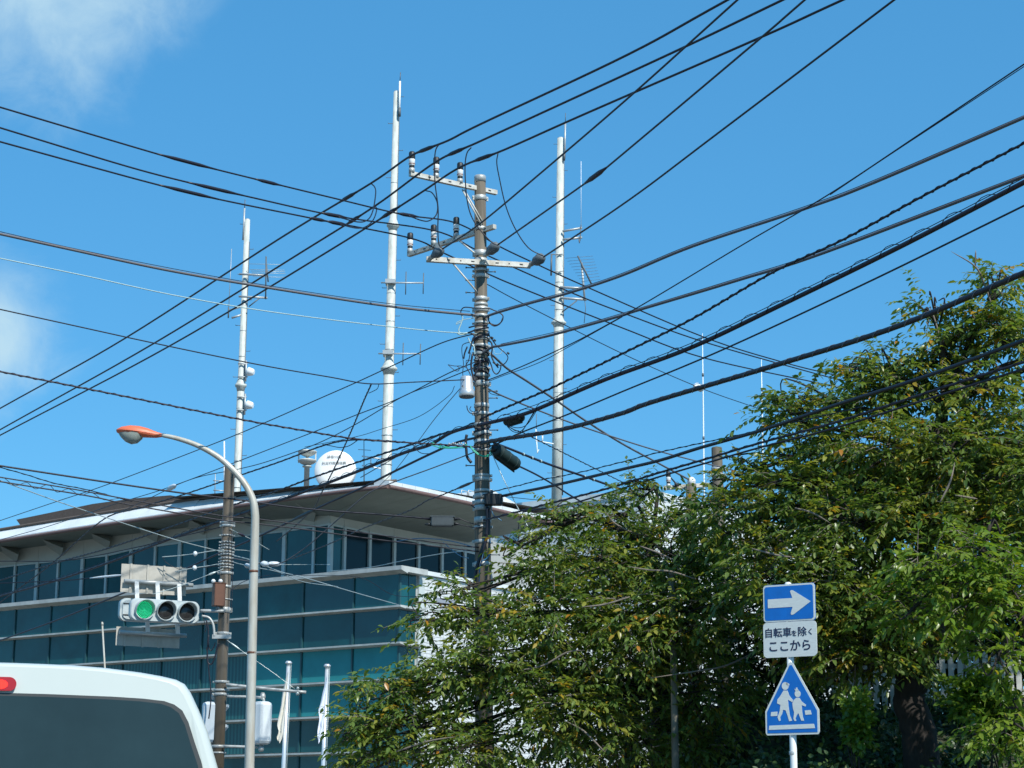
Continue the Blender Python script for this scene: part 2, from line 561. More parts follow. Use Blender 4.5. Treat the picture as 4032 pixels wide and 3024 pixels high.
for i in range(len(mull) - 1):
    for j in range(len(rows) - 1):
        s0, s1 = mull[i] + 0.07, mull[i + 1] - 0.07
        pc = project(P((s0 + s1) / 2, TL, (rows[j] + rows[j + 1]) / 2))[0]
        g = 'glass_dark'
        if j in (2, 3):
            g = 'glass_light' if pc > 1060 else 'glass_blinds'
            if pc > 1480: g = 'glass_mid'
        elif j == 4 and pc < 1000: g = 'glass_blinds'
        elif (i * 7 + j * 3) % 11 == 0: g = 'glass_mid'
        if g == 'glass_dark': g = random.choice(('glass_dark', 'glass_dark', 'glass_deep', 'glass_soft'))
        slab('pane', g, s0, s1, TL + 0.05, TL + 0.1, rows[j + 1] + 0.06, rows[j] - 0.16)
    m = MB(); p0 = P(mull[i], TL + 0.03, 0); p1 = P(mull[i], TL + 0.03, Z1 - 0.1)
    m.box((p0 + p1) / 2, a, b, Z_, 0.1, 0.12, (p1 - p0).length); m.build('mullion', 'mullion_dark', bld)
TG = hB(1650, 2300, SL)[0]
for j, z in enumerate(rows[:-1]):
    m = MB()
    h = 0.15 if j else 0.36
    d = 0.42 if j else 0.5
    zt = z + (0.1 if j == 0 else 0)
    m.hexa([P(SL - d, TL - d, zt - h * 0.6), P(S_END, TL - d, zt - h * 0.6), P(S_END, TL + 0.04, zt - h), P(SL - d, TL + 0.04, zt - h),
            P(SL - d, TL - d, zt), P(S_END, TL - d, zt), P(S_END, TL + 0.04, zt), P(SL - d, TL + 0.04, zt)])
    m.build('ledge', 'ledge_metal', bld)
    slab('ledge', 'ledge_metal', SL - d, SL + 0.04, TL + 0.045, TG + 0.1, zt - h * 0.8, zt)
    # glazed return round the corner
for j in range(len(rows) - 1):
    n2 = 2
    for k in range(n2):
        t0 = TL + 0.15 + (TG - TL - 0.3) * k / n2; t1 = TL + 0.1 + (TG - TL - 0.3) * (k + 1) / n2
        slab('pane', 'glass_mid' if (j + k) % 3 == 0 else 'glass_dark', SL + 0.05, SL + 0.1, t0, t1, rows[j + 1] + 0.06, rows[j] - 0.16)
slab('corner_post', 'frame_white', SL - 0.02, SL + 0.14, TG, TG + 0.45, 0, Z1)
# tiled side wall: every tile has its own edges, joints recessed
T_END = hB(2420, 2360, SL)[0]
slab('wall', 'grout', SL + 0.03, SL + 0.4, TG + 0.46, T_END, 0, Z1 - 0.1)
tw, th, jt = 0.28, 0.185, 0.022
m = MB(); vs = []; fs = []
nt_ = int((T_END - TG - 0.46) / tw); nz_ = int((Z1 - 0.1) / th)
for j in range(nz_):
    z0 = j * th; z1 = z0 + th - jt
    for i in range(nt_):
        t0 = TG + 0.47 + i * tw; t1 = t0 + tw - jt * 0.8
        if t1 < t0: continue
        o = len(vs); e = random.uniform(0, 0.006)
        vs += [P(SL - 0.004 - e, t0, z0), P(SL - 0.004 - e, t1, z0), P(SL - 0.004 - e, t1, z1), P(SL - 0.004 - e, t0, z1),
               P(SL + 0.031, t0, z0), P(SL + 0.031, t1, z0), P(SL + 0.031, t1, z1), P(SL + 0.031, t0, z1)]
        fs += [(o, o + 1, o + 2, o + 3), (o, o + 4, o + 5, o + 1), (o + 1, o + 5, o + 6, o + 2), (o + 2, o + 6, o + 7, o + 3), (o + 3, o + 7, o + 4, o)]
m.add(vs, fs); m.build('tile_cladding', 'tile_white', bld, kind='stuff')
slab('coping', 'roof_white', SL - 0.16, SL + 0.6, TG + 0.1, T_END, Z1 - 0.1, Z1 + 0.12)
t0, z0 = hB(1716, 2352, SL); t1, z1 = hB(1795, 2366, SL)
slab('vent', 'vent_grey', SL - 0.06, SL + 0.0, t0, t1, z0 - 0.28, z0 + 0.0)
slab('terrace', 'wall_grey', SL + 0.6, 0.2, TL + 0.3, 26, Z1 - 0.2, Z1 - 0.06)

# upper floor: pale frames and teal panes under the eaves
headA = [hA(px, py, 0) for px, py in ((0, 2229), (420, 2184), (515, 2160), (807, 2119), (1100, 2091), (1295, 2060))]
wallA = [hA(px, py, 0) for px, py in ((0, 2172), (434, 2112), (872, 2062), (1297, 2030))]
ms = sorted(hA(px, 2210, 0)[0] for px in (61, 148, 230, 325, 420, 515, 610, 706, 808, 905, 1021, 1117, 1233, 1292))
ms[0] = 0.0
while ms[-1] + 2.2 < S_END: ms.append(ms[-1] + 2.2)
ZS = Z1 + 0.0
for i in range(len(ms) - 1):
    s0, s1 = ms[i], ms[i + 1]
    h0, h1 = interp(headA, s0), interp(headA, s1)
    w0, w1 = interp(wallA, s0), interp(wallA, s1)
    m = MB(); q0, q1 = s0 + 0.08, s1 - 0.08
    m.hexa([P(q0, 0.06, ZS), P(q1, 0.06, ZS), P(q1, 0.12, ZS), P(q0, 0.12, ZS), P(q0, 0.06, h0 - 0.1), P(q1, 0.06, h1 - 0.1), P(q1, 0.12, h1 - 0.1), P(q0, 0.12, h0 - 0.1)])
    m.build('pane', ('glass_top', 'glass_dark', 'glass_mid')[(i * 5 + i // 3) % 3], bld)
    m = MB(); hm = max(h0, h1)
    m.box(P(s0, 0.02, (ZS + h0) / 2), a, b, Z_, 0.15 if i % 2 else 0.24, 0.14, h0 - ZS); m.build('mullion', 'frame_white', bld)
    m = MB()
    m.hexa([P(s0, 0.0, h0 - 0.1), P(s1, 0.0, h1 - 0.1), P(s1, 0.14, h1 - 0.1), P(s0, 0.14, h0 - 0.1), P(s0, 0.0, h0), P(s1, 0.0, h1), P(s1, 0.14, h1), P(s0, 0.14, h0)])
    m.build('window_head', 'frame_white', bld)
    m = MB(); q0, q1 = s0 + 0.012, s1 - 0.012
    m.hexa([P(q0, 0.04, h0 + 0.003), P(q1, 0.04, h1 + 0.003), P(q1, 0.2, h1 + 0.003), P(q0, 0.2, h0 + 0.003), P(q0, 0.04, w0 + .2), P(q1, 0.04, w1 + .2), P(q1, 0.2, w1 + .2), P(q0, 0.2, w0 + .2)])
    m.build('wall_panel', 'wall_cream', bld)
slab('sill', 'frame_white', -0.1, S_END, -0.12, 0.16, ZS - 0.12, ZS)
headB = [hB(px, py, 0) for px, py in ((1295, 2060), (1846, 2171))]
wallB = [hB(px, py, 0) for px, py in ((1297, 2030), (1846, 2137))]
mt = sorted(hB(px, 2180, 0)[0] for px in (1299, 1355, 1455, 1552, 1648, 1740, 1830, 1880))
mt[0] = 0.0
for i in range(len(mt) - 1):
    t0, t1 = mt[i], mt[i + 1]
    h0, h1 = interp(headB, t0), interp(headB, t1); w0, w1 = interp(wallB, t0), interp(wallB, t1)
    m = MB(); q0, q1 = t0 + 0.12, t1 - 0.1
    m.hexa([P(0.06, q0, ZS), P(0.12, q0, ZS), P(0.12, q1, ZS), P(0.06, q1, ZS), P(0.06, q0, h0 - .1), P(0.12, q0, h0 - .1), P(0.12, q1, h1 - .1), P(0.06, q1, h1 - .1)])
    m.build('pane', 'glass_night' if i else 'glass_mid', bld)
    m = MB(); m.box(P(0.0, t0 + (0.13 if i == 0 else 0), (ZS + h0) / 2), b, a, Z_, 0.2, 0.14, h0 - ZS); m.build('mullion', 'frame_white', bld)
    m = MB()
    m.hexa([P(0.0, t0, h0 - .1), P(0.14, t0, h0 - .1), P(0.14, t1, h1 - .1), P(0.0, t1, h1 - .1), P(0.0, t0, h0), P(0.14, t0, h0), P(0.14, t1, h1), P(0.0, t1, h1)])
    m.build('window_head', 'frame_white', bld)
    m = MB()
    m.hexa([P(0.03, t0 + .01, h0 + .003), P(0.2, t0 + .01, h0 + .003), P(0.2, t1 - .01, h1 + .003), P(0.03, t1 - .01, h1 + .003), P(0.03, t0 + .01, w0 + .2), P(0.2, t0 + .01, w0 + .2), P(0.2, t1 - .01, w1 + .2), P(0.03, t1 - .01, w1 + .2)])
    m.build('wall_panel', 'wall_cream', bld)
TR = mt[-1]
slab('wall_panel', 'wall_grey', 0.05, 3, TR + 0.02, TR + 9, ZS, interp(wallB, TR) + 0.3)

# roof: eaves, fascia panels, gutter, soffit panels, brackets
TE = -3.0
eA = [hA(px, py, TE) for px, py in ((0, 2134), (200, 2102), (430, 2067), (650, 2035), (872, 2004), (1100, 1973), (1300, 1945), (1530, 1918))]
SE = eA[-1][0]
eB = [hB(px, py, SE) for px, py in ((1530, 1918), (1700, 1953), (1850, 1985), (2000, 2022), (2200, 2067))]
T_R = eB[-1][0]
nA = 34
ss = np.linspace(SE, S_END + 2, nA + 1)
for i in range(nA):
    s0, s1 = ss[i] + 0.012, ss[i + 1] - 0.012
    e0, e1 = interp(eA, s0), interp(eA, s1)
    k0 = 0.55 + 0.12 * (i / nA); hh = (0.34 + 0.5 * min(1, i / 10))
    q = lambda s, e, t, z: P(s, TE + t, e + z)
    m = MB()
    m.hexa([q(s0, e0, 0, .08), q(s1, e1, 0, .08), q(s1, e1, k0 + .1, .08), q(s0, e0, k0 + .1, .08), q(s0, e0, 0, .2), q(s1, e1, 0, .2), q(s1, e1, k0, hh), q(s0, e0, k0, hh)])
    m.build('roof_panel', 'roof_white', bld)
m = MB(); ptsg = [P(s, TE - 0.07, interp(eA, s) + 0.02) for s in ss]
m.tube(ptsg, 0.11, 6); m.build('gutter', 'gutter_brown', bld)
m = MB(); ptsg = [P(s, TE + 0.6, interp(eA, s) + 0.42 + 0.5 * min(1, i / 10)) for i, s in enumerate(ss)]
m.tube(ptsg, 0.09, 6); m.build('roof_edge', 'roof_brown', bld)
# deck on top
m = MB(); vs = []; fs = []
for i, s in enumerate(ss):
    vs += [P(s, TE + 0.62, interp(eA, s) + 0.3 + 0.4 * min(1, i / 10)), P(s, 14, interp(eA, s) + 0.9)]
for i in range(nA): fs.append((2 * i, 2 * i + 2, 2 * i + 3, 2 * i + 1))
m.add(vs, fs); m.build('roof_deck', 'roof_brown', bld)
# soffit under the glass front
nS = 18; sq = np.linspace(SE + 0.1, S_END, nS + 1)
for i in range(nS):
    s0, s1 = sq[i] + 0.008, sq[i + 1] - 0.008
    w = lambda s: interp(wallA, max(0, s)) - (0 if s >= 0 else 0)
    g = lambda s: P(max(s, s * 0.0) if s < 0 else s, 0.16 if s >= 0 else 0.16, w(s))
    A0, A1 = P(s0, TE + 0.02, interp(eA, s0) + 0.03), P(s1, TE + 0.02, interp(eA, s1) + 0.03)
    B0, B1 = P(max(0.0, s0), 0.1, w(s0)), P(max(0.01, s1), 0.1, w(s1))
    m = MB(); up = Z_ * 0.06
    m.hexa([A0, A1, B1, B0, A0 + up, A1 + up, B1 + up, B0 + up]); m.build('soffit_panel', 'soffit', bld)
gp = [((0, 2149), (73, 2184), (64, 2216)), ((167, 2124), (249, 2158), (241, 2190)), ((358, 2100), (434, 2132), (427, 2162)),
      ((545, 2072), (623, 2106), (616, 2136)), ((745, 2046), (807, 2076), (800, 2106)), ((960, 2015), (1010, 2048), (1004, 2078)), ((1165, 1982), (1242, 2020), (1236, 2055))]
for (o, tip, foot) in gp:
    tb_ = min(np.linspace(TE + .2, -.6, 60), key=lambda t_: abs(hA(*o, t_)[1] - (interp(eA, hA(*o, t_)[0]) + .03 + (interp(wallA, max(0, hA(*o, t_)[0])) - interp(eA, hA(*o, t_)[0]) - .03) * (t_ - TE) / -TE)))
    so, zo = hA(*o, tb_); st, zt_ = hA(*tip, -0.75); sf, zf = hA(*foot, 0.02)
    m = MB()
    Q0, Q1, Q2 = P(so, tb_, zo), P(st, -0.75, zt_), P(sf, 0.03, zf)
    Q3 = P(sf + 1.7, 0.03, interp(wallA, sf + 1.7) + 0.1); Q4 = P(sf - 0.15, 0.03, interp(wallA, sf) + 0.15)
    m.add([Q0, Q1, Q2, Q3, Q4, Q0 + Z_ * 0.15], [(0, 1, 3), (1, 2, 3), (0, 5, 4, 1), (1, 4, 2), (2, 4, 3), (0, 3, 4, 5)])
    m.build('bracket', 'bracket_pale', bld)
# right-hand eave
nB = 14; tt = np.linspace(TE, T_R, nB + 1)
for i in range(nB):
    t0, t1 = tt[i] + 0.01, tt[i + 1] - 0.01
    e0, e1 = interp(eB, t0), interp(eB, t1)
    m = MB()
    m.hexa([P(SE - .02, t0, e0 + .1), P(SE - .02, t1, e1 + .1), P(SE + 1, t1, e1 + .1), P(SE + 1, t0, e0 + .1), P(SE - .02, t0, e0 + .34), P(SE - .02, t1, e1 + .34), P(SE + 1, t1, e1 + .5), P(SE + 1, t0, e0 + .5)])
    m.build('roof_panel', 'roof_white', bld)
    B0 = P(0.1, max(0.0, t0), interp(wallB, max(0.0, t0))); B1 = P(0.1, max(0.01, t1), interp(wallB, max(0.0, t1)))
    A0, A1 = P(SE + .1, t0, e0 + .04), P(SE + .1, t1, e1 + .04)
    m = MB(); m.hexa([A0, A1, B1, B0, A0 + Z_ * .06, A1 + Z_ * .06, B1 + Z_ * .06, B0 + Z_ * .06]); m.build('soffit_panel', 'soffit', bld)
m = MB(); m.tube([P(SE - 0.03, t, interp(eB, t) + 0.02) for t in tt], 0.12, 6); m.build('gutter', 'gutter_brown', bld)
m = MB(); vs = []; fs = []
for t in tt: vs += [P(SE + .9, t, interp(eB, t) + .45), P(SE + 16, t, interp(eB, t) + 1.0)]
for i in range(nB): fs.append((2 * i, 2 * i + 1, 2 * i + 3, 2 * i + 2))
m.add(vs, fs); m.build('roof_deck', 'roof_brown', bld)
# roof hand hoops
for px in (1817, 1845):
    t, z = hB(px, 1962, SE + 1.2)
    m = MB(); p = P(SE + 1.2, t, z - 0.1)
    m.tube([p, p + Z_ * .55, p + Z_ * .55 + b * .55, p + b * .55], 0.035, 6); m.build('handrail', 'mast_steel', bld)
# raised white roof edge right of the pole
s3 = SE + 2.2
q = [hB(px, py, s3) for px, py in ((1935, 1927), (2060, 1998), (2045, 2022), (1925, 1958))]
m = MB(); m.prism([P(s3, t, z) for t, z in q], a * 5); m.build('upper_roof', 'roof_white', bld)
# brown raised roof on the left, with a pale clerestory below
tq = 6.0
top = [hA(px, py, tq) for px, py in ((64, 2046), (200, 2018), (365, 1984), (520, 1963), (670, 1950), (803, 1974))]
bot = [hA(px, py, tq) for px, py in ((820, 1990), (670, 1990), (520, 2004), (365, 2024), (200, 2050), (80, 2068))]
m = MB(); m.prism([P(s, tq, z) for s, z in top + bot], b * 9); m.build('upper_roof', 'roof_brown', bld)
st, zt_ = hA(90, 2075, tq + 1.0); se_, ze_ = hA(800, 1985, tq + 1)
m = MB(); m.prism([P(st, tq + 1, interp(eA, st)), P(se_, tq + 1, interp(eA, se_)), P(se_, tq + 1, ze_ + .1)] + [P(s, tq + 1.0, z - .02) for s, z in [hA(px, py, tq + 1.) for px, py in ((670, 1989), (520, 2003), (365, 2022), (200, 2048))]] + [P(st, tq + 1, zt_)], b * 6)
m.build('clerestory_wall', 'wall_cream', bld)

# ------------------------------------------------------------------ white tiled block behind
def far_tile():
    m = bpy.data.materials.new('far_tile'); m.use_nodes = True
    n = m.node_tree.nodes; l = m.node_tree.links; p = n['Principled BSDF']
    t = n.new('ShaderNodeTexCoord'); mp = n.new('ShaderNodeMapping')
    br = n.new('ShaderNodeTexBrick'); br.offset = 0
    br.inputs['Color1'].default_value = (0.7, 0.73, 0.72, 1); br.inputs['Color2'].default_value = (0.64, 0.68, 0.67, 1); br.inputs['Mortar'].default_value = (0.33, 0.37, 0.37, 1)
    br.inputs['Scale'].default_value = 1; br.inputs['Brick Width'].default_value = 0.3; br.inputs['Row Height'].default_value = 0.3; br.inputs['Mortar Size'].default_value = 0.025
    l.new(t.outputs['UV'], mp.inputs[0]); l.new(mp.outputs[0], br.inputs[0]); l.new(br.outputs[0], p.inputs['Base Color']); p.inputs['Roughness'].default_value = 0.55
    M['far_tile'] = m


far_tile()
K0 = at(2547, 1922, 150); zk = K0.z; K0.z = 0
blk = thing('tiled_block', K0, 'tall white tiled block behind the treetops, carrying the rightmost mast', 'building')


def uv_wall(name, p0, d, w, z0, z1, matname, parent):
    m = MB(); m.add([p0 + Z_ * z0, p0 + d * w + Z_ * z0, p0 + d * w + Z_ * z1, p0 + Z_ * z1], [(0, 1, 2, 3)])
    o = m.build(name, matname, parent)
    u = o.data.uv_layers.new(name='UVMap')
    for k, c in enumerate(((0, z0), (w, z0), (w, z1), (0, z1))): u.data[k].uv = c
    return o


uv_wall('wall', K0, a, 30, 0, zk - 0.5, 'far_tile', blk)
uv_wall('wall', K0, b, 45, 0, zk - 0.5, 'far_tile', blk)
uv_wall('wall', K0 + b * 45, a, 30, 0, zk - 0.5, 'far_tile', blk)
uv_wall('wall', K0 + a * 30, b, 45, 0, zk - 0.5, 'far_tile', blk)
for (o, d, w) in ((K0 - a * 0.1 - b * 0.1, a, 30), (K0 - a * 0.1 - b * 0.1, b, 45)):
    m = MB(); n = b if d is a else a
    m.hexa([o + Z_ * (zk - .5), o + d * w + Z_ * (zk - .5), o + d * w + n * .8 + Z_ * (zk - .5), o + n * .8 + Z_ * (zk - .5),
            o + Z_ * (zk - .02), o + d * w + Z_ * (zk - .02), o + d * w + n * .8 + Z_ * (zk + (.0 if d is a else .03)), o + n * .8 + Z_ * (zk + (.0 if d is a else .03))]); m.build('coping', 'roof_white', blk)
m = MB(); m.add([K0 + Z_ * (zk - .45), K0 + a * 30 + Z_ * (zk - .45), K0 + a * 30 + b * 45 + Z_ * (zk - .45), K0 + b * 45 + Z_ * (zk - .45)], [(0, 1, 2, 3)]); m.build('roof_deck', 'wall_grey', blk)


# ------------------------------------------------------------------ masts on the roofs
def mast(px0, py0, px1, py1, Y, r0, r1, flanges, label, down, joints=14):
    p0, p1 = at(px0, py0, Y), at(px1, py1, Y)
    ax = (p1 - p0).normalized(); Lm = (p1 - p0).length
    base = p0 - ax * down
    t = thing('radio_mast', base, label, 'mast', 'tall white tubular radio masts on the roofs')
    m = MB(); prof = []
    fl = sorted((py0 - py) / (py0 - py1) * Lm for py in flanges)
    hs = [0.0] + fl + [Lm]
    n = len(hs) - 1
    for k in range(n):
        ra = r0 + (r1 - r0) * hs[k] / Lm; rb = r0 + (r1 - r0) * (hs[k] + (hs[k + 1] - hs[k]) * 0.6) / Lm
        prof += [(ra * 0.97, hs[k] + down + (0.01 if k else -down)), (rb, hs[k + 1] + down - 0.01)]
    m.lathe(base, ax, prof, 14); sh = m.build('shaft', 'mast_white', t)
    for h in fl:
        m = MB(); r = (r0 + (r1 - r0) * h / Lm)
        m.lathe(p0 + ax * (h - 0.55), ax, [(r * 1.0, 0), (r * 1.35, .35), (r * 1.72, .42), (r * 1.75, .55), (r * 1.5, .56), (r * 1.3, .7), (r * 0.95, .95)], 14); m.build('flange', 'mast_white', t)
    for k in range(joints):
        h = Lm * (k + 0.6) / joints; r = r0 + (r1 - r0) * h / Lm
        m = MB(); m.lathe(p0 + ax * h, ax, [(r * 1.045, 0), (r * 1.045, 0.05)], 14); m.build('joint_ring', 'mast_steel', t)
        m = MB()
        sd = 1 if k % 2 else -1
        q = p0 + ax * (h + 0.4)
        m.tube([q + X_ * sd * r * 0.8, q + X_ * sd * (r + 0.3), q + X_ * sd * (r + 0.3) + Z_ * .06], 0.02, 5); m.build('step_bolt', 'mast_dark', t)
    m = MB(); m.lathe(p1, ax, [(r1 * 1.12, -0.35), (r1 * 1.12, 0), (r1 * .9, .06)], 14); m.build('cap', 'mast_steel', t)
    m = MB(); q0 = base + X_ * r0 * 1.05 - Y_ * 0.02; q1 = p1 + X_ * r1 * 1.1 - ax * 1.5 - Y_ * .02
    m.tube([q0 + ax * down, q0 + (q1 - q0) * 0.5 + X_ * .02, q1], 0.05, 6); m.build('feeder_cable', 'mast_dark', t)
    return t, p0, p1, ax


def rod(t, pts, r, matname, name='antenna_rod', Y=None, n=6):
    m = MB(); m.tube([at(px, py, Y) for px, py in pts], r, n); return m.build(name, matname, t)


YM = 124
t, p0, p1, ax = mast(1519, 1900, 1562, 362, YM, 0.36, 0.17, (1463, 900), 'tallest white radio mast, rising left of the concrete pole with two small aerials', 24)
rod(t, ((1572, 455), (1575, 320)), 0.07, 'antenna_white', 'whip_antenna', YM - .3)
rod(t, ((1575, 320), (1577, 285)), 0.03, 'mast_dark', 'lightning_rod', YM - .3)
rod(t, ((1573, 425), (1573, 458)), 0.1, 'mast_dark', 'antenna_base', YM - .3)
for (xa, xb, y, v) in ((1500, 1668, 1113, ((1598, 1070, 1160), (1667, 1075, 1157))), (1490, 1657, 1392, ((1587, 1350, 1438), (1655, 1354, 1436)))):
    rod(t, ((xa, y), (xb, y + 1)), 0.05, 'mast_steel', 'aerial_boom', YM - .5)
    for (x, ya, yb) in v: rod(t, ((x + 1, ya), (x - 1, yb)), 0.035, 'mast_dark', 'aerial_element', YM - .5)
    m = MB(); m.box(at((xa + 38), y, YM - .1), X_, Y_, Z_, 0.62, 0.9, 0.26); m.build('aerial_clamp', 'mast_steel', t)

YL = 128
t, p0, p1, ax = mast(930, 1985, 974, 866, YL, 0.26, 0.16, (1523,), 'white radio mast behind the brown signal pole, shortest of the three', 24, 11)
rod(t, ((957, 945), (963, 820)), 0.06, 'mast_steel', 'whip_antenna', YL - .3)
rod(t, ((963, 820), (965, 786)), 0.03, 'mast_dark', 'lightning_rod', YL - .3)
for (xa, xb, y0, y1) in ((942, 1052, 1079, 1084), (940, 1053, 1167, 1173)):
    rod(t, ((xa, y0), (xb, y1)), 0.07, 'mast_steel', 'aerial_bracket', YL - .4)
rod(t, ((1048, 1010), (1046, 1178)), 0.05, 'mast_dark', 'aerial_mast', YL - .5)
rod(t, ((1049, 1040), (1056, 1110)), 0.05, 'mast_dark', 'aerial_boom', YL - .5)
for k, y in enumerate((1040, 1062, 1068, 1075, 1090)):
    rod(t, ((980 + 4 * k, y - 1), (1118 + 2 * k, y + 2)), 0.016, 'pale_wire', 'aerial_element', YL - .5)
rod(t, ((1022, 1174), (980, 1207)), 0.04, 'mast_dark', 'brace', YL - .4)
rod(t, ((912, 980), (901, 1210)), 0.022, 'mast_steel', 'whip_antenna', YL - .5)
rod(t, ((900, 1210), (899, 1252)), 0.05, 'mast_dark', 'antenna_base', YL - .5)
rod(t, ((900, 1222), (950, 1208)), 0.06, 'mast_steel', 'aerial_bracket', YL - .5)
rod(t, ((912, 1252), (950, 1240)), 0.07, 'mast_steel', 'aerial_bracket', YL - .5)
for (x, y) in ((979, 1462), (975, 1593)):
    p = at(x, y, YL - .3)
    rod(t, ((x - 9, y - 42), (x - 12, y + 40)), 0.06, 'mast_steel', 'antenna_bracket', YL - .3)
    for dy in (-30, 22): rod(t, ((x - 42, y + dy), (x - 4, y + dy)), 0.05, 'mast_steel', 'aerial_bracket', YL - .3)
    m = MB(); m.lathe(p - X_ * .12, V((1, -.15, -.18)), [(0.16, 0), (0.3, .1), (0.22, .42), (0.16, .5)], 12); m.build('panel_antenna', 'antenna_white', t)

YR = 152
t, p0, p1, ax = mast(2192, 1950, 2208, 545, YR, 0.42, 0.24, (1283,), 'white radio mast right of the concrete pole, with yagi aerials on brackets', 3.0, 13)
rod(t, ((2223, 625), (2226, 480)), 0.08, 'mast_steel', 'whip_antenna', YR - .3)
rod(t, ((2226, 480), (2227, 445)), 0.03, 'mast_dark', 'lightning_rod', YR - .3)
rod(t, ((2222, 600), (2221, 632)), 0.1, 'mast_dark', 'antenna_base', YR - .3)
for y0, y1 in ((911, 897), (944, 935)): rod(t, ((2215, y0), (2292, y1)), 0.09, 'mast_steel', 'aerial_bracket', YR - .4)
rod(t, ((2288, 635), (2288, 890)), 0.02, 'antenna_white', 'whip_antenna', YR - .5)
rod(t, ((2288, 885), (2284, 945), (2282, 957), (2278, 935)), 0.05, 'mast_dark', 'antenna_base', YR - .5)
for y0, y1 in ((1131, 1136), (1173, 1180)): rod(t, ((2205, y0), (2310, y1)), 0.1, 'mast_steel', 'aerial_bracket', YR - .4)
rod(t, ((2290, 1035), (2302, 1180)), 0.09, 'mast_steel', 'aerial_mast', YR - .5)
rod(t, ((2275, 1008), (2328, 1117)), 0.07, 'mast_dark', 'aerial_boom', YR - .6)
for k in range(9):
    x = 2279 + k * 5.6; y = 1013 + k * 11.5
    rod(t, ((x - 52 + k * 2, y + 4), (x + 56 - k * 2, y - 5)), 0.013, 'mast_dark', 'aerial_element', YR - .6)
rod(t, ((2212, 1230), (2272, 1183)), 0.05, 'mast_dark', 'brace', YR - .4)
rod(t, ((2302, 1180), (2306, 1215), (2300, 1272)), 0.03, 'mast_dark', 'feeder_cable', YR - .4)
rod(t, ((2172, 1000), (2170, 1085)), 0.08, 'mast_dark', 'aerial_mast', YR - .4)
for y in (1002, 1070): rod(t, ((2170, y), (2215, y - 2)), 0.05, 'mast_steel', 'aerial_bracket', YR - .4)
rod(t, ((2112, 1630), (2112, 1690)), 0.03, 'mast_dark', 'whip_antenna', YR - .4)
rod(t, ((2110, 1690), (2116, 1785), (2122, 1770)), 0.04, 'antenna_white', 'antenna_cable', YR - .4)
for y0, y1 in ((1700, 1706), (1735, 1748)): rod(t, ((2108, y0), (2180, y1)), 0.05, 'antenna_white', 'aerial_bracket', YR - .4)
rod(t, ((2136, 1708), (2136, 1740)), 0.06, 'antenna_white', 'antenna_bracket', YR - .4)

for (x, y0, y1, lab) in ((2768, 1312, 1905, 'thin white whip aerial left of the distant concrete pole top'), (3000, 1412, 1850, 'thin white whip aerial just right of the distant concrete pole top, rising out of leaves')):
    p0 = at(x + 4, y1, 163); p1 = at(x - 2, y0, 163); dn = p0.z - zk + 0.45
    t = thing('whip_aerial', p0 - Z_ * dn, lab, 'aerial', 'thin white whip aerials above the trees')
    m = MB(); m.tube([p0 - Z_ * dn, p0, p0 + (p1 - p0) * .6, p1], [0.075, 0.07, 0.055, 0.02], 6); m.build('rod', 'antenna_white', t)
    for f in (0.3, 0.72):
        q = p0 + (p1 - p0) * f; m = MB(); m.lathe(q, Z_, [(0.09, -.13), (0.09, .13)], 8); m.build('joint', 'mast_dark', t)
p0 = at(884, 1990, 122); p1 = at(883, 1738, 122)
t = thing('whip_aerial', p0, 'white whip aerial close beside the brown signal pole top', 'aerial')
m = MB(); m.tube([p0, p1], [0.06, 0.045], 6); m.build('rod', 'antenna_white', t)
for y in (1892, 1930):
    rod(t, ((840, y), (884, y + 3)), 0.04, 'mast_steel', 'bracket', 122)
rod(t, ((848, 1865), (846, 1950)), 0.03, 'mast_steel', 'rod', 122)
p0 = at(1434, 1945, 126); p1 = at(1433, 1735, 126)
t = thing('whip_aerial', p0, 'slim aerial with white brackets just left of the tallest mast foot', 'aerial')
m = MB(); m.tube([p0, p1], [0.05, 0.03], 6); m.build('rod', 'mast_steel', t)
for y, y1 in ((1796, 1808), (1833, 1846)): rod(t, ((1425, y), (1505, y1)), 0.05, 'antenna_white', 'bracket', 126)
rod(t, ((1460, 1802), (1460, 1840)), 0.05, 'antenna_white', 'bracket', 126)
rod(t, ((1410, 1770), (1460, 1773)), 0.02, 'mast_dark', 'aerial_element', 126)

# ------------------------------------------------------------------ satellite dish and siren on the roof
YD = 117
dc = at(1318, 1850, YD)
nd = V((-0.12, -0.97, 0.14)).normalized()
ux = Z_.cross(nd).normalized(); ux = -ux if ux.x < 0 else ux
uz = nd.cross(ux); uz = -uz if uz.z < 0 else uz
R = 1.22
dish = thing('satellite_dish', dc - Z_ * 3.2, 'big round white dish with grey lettering on the roof', 'dish')
m = MB()
m.lathe(dc - nd * 0.55, nd, [(R * .5, -.25), (R * 0.93, 0.05), (R, .15), (R, .5), (R * .985, .54), (R * .6, .6), (R * .02, .62)], 48); m.build('radome', 'dish_white', dish)
m = MB(); m.tube([dc - nd * .7 - Z_ * 3.2, dc - nd * .7 - Z_ * .2], 0.18, 10); m.tube([dc - nd * .8 - Z_ * .2, dc - nd * .4], 0.2, 10); m.build('mount', 'mast_steel', dish)


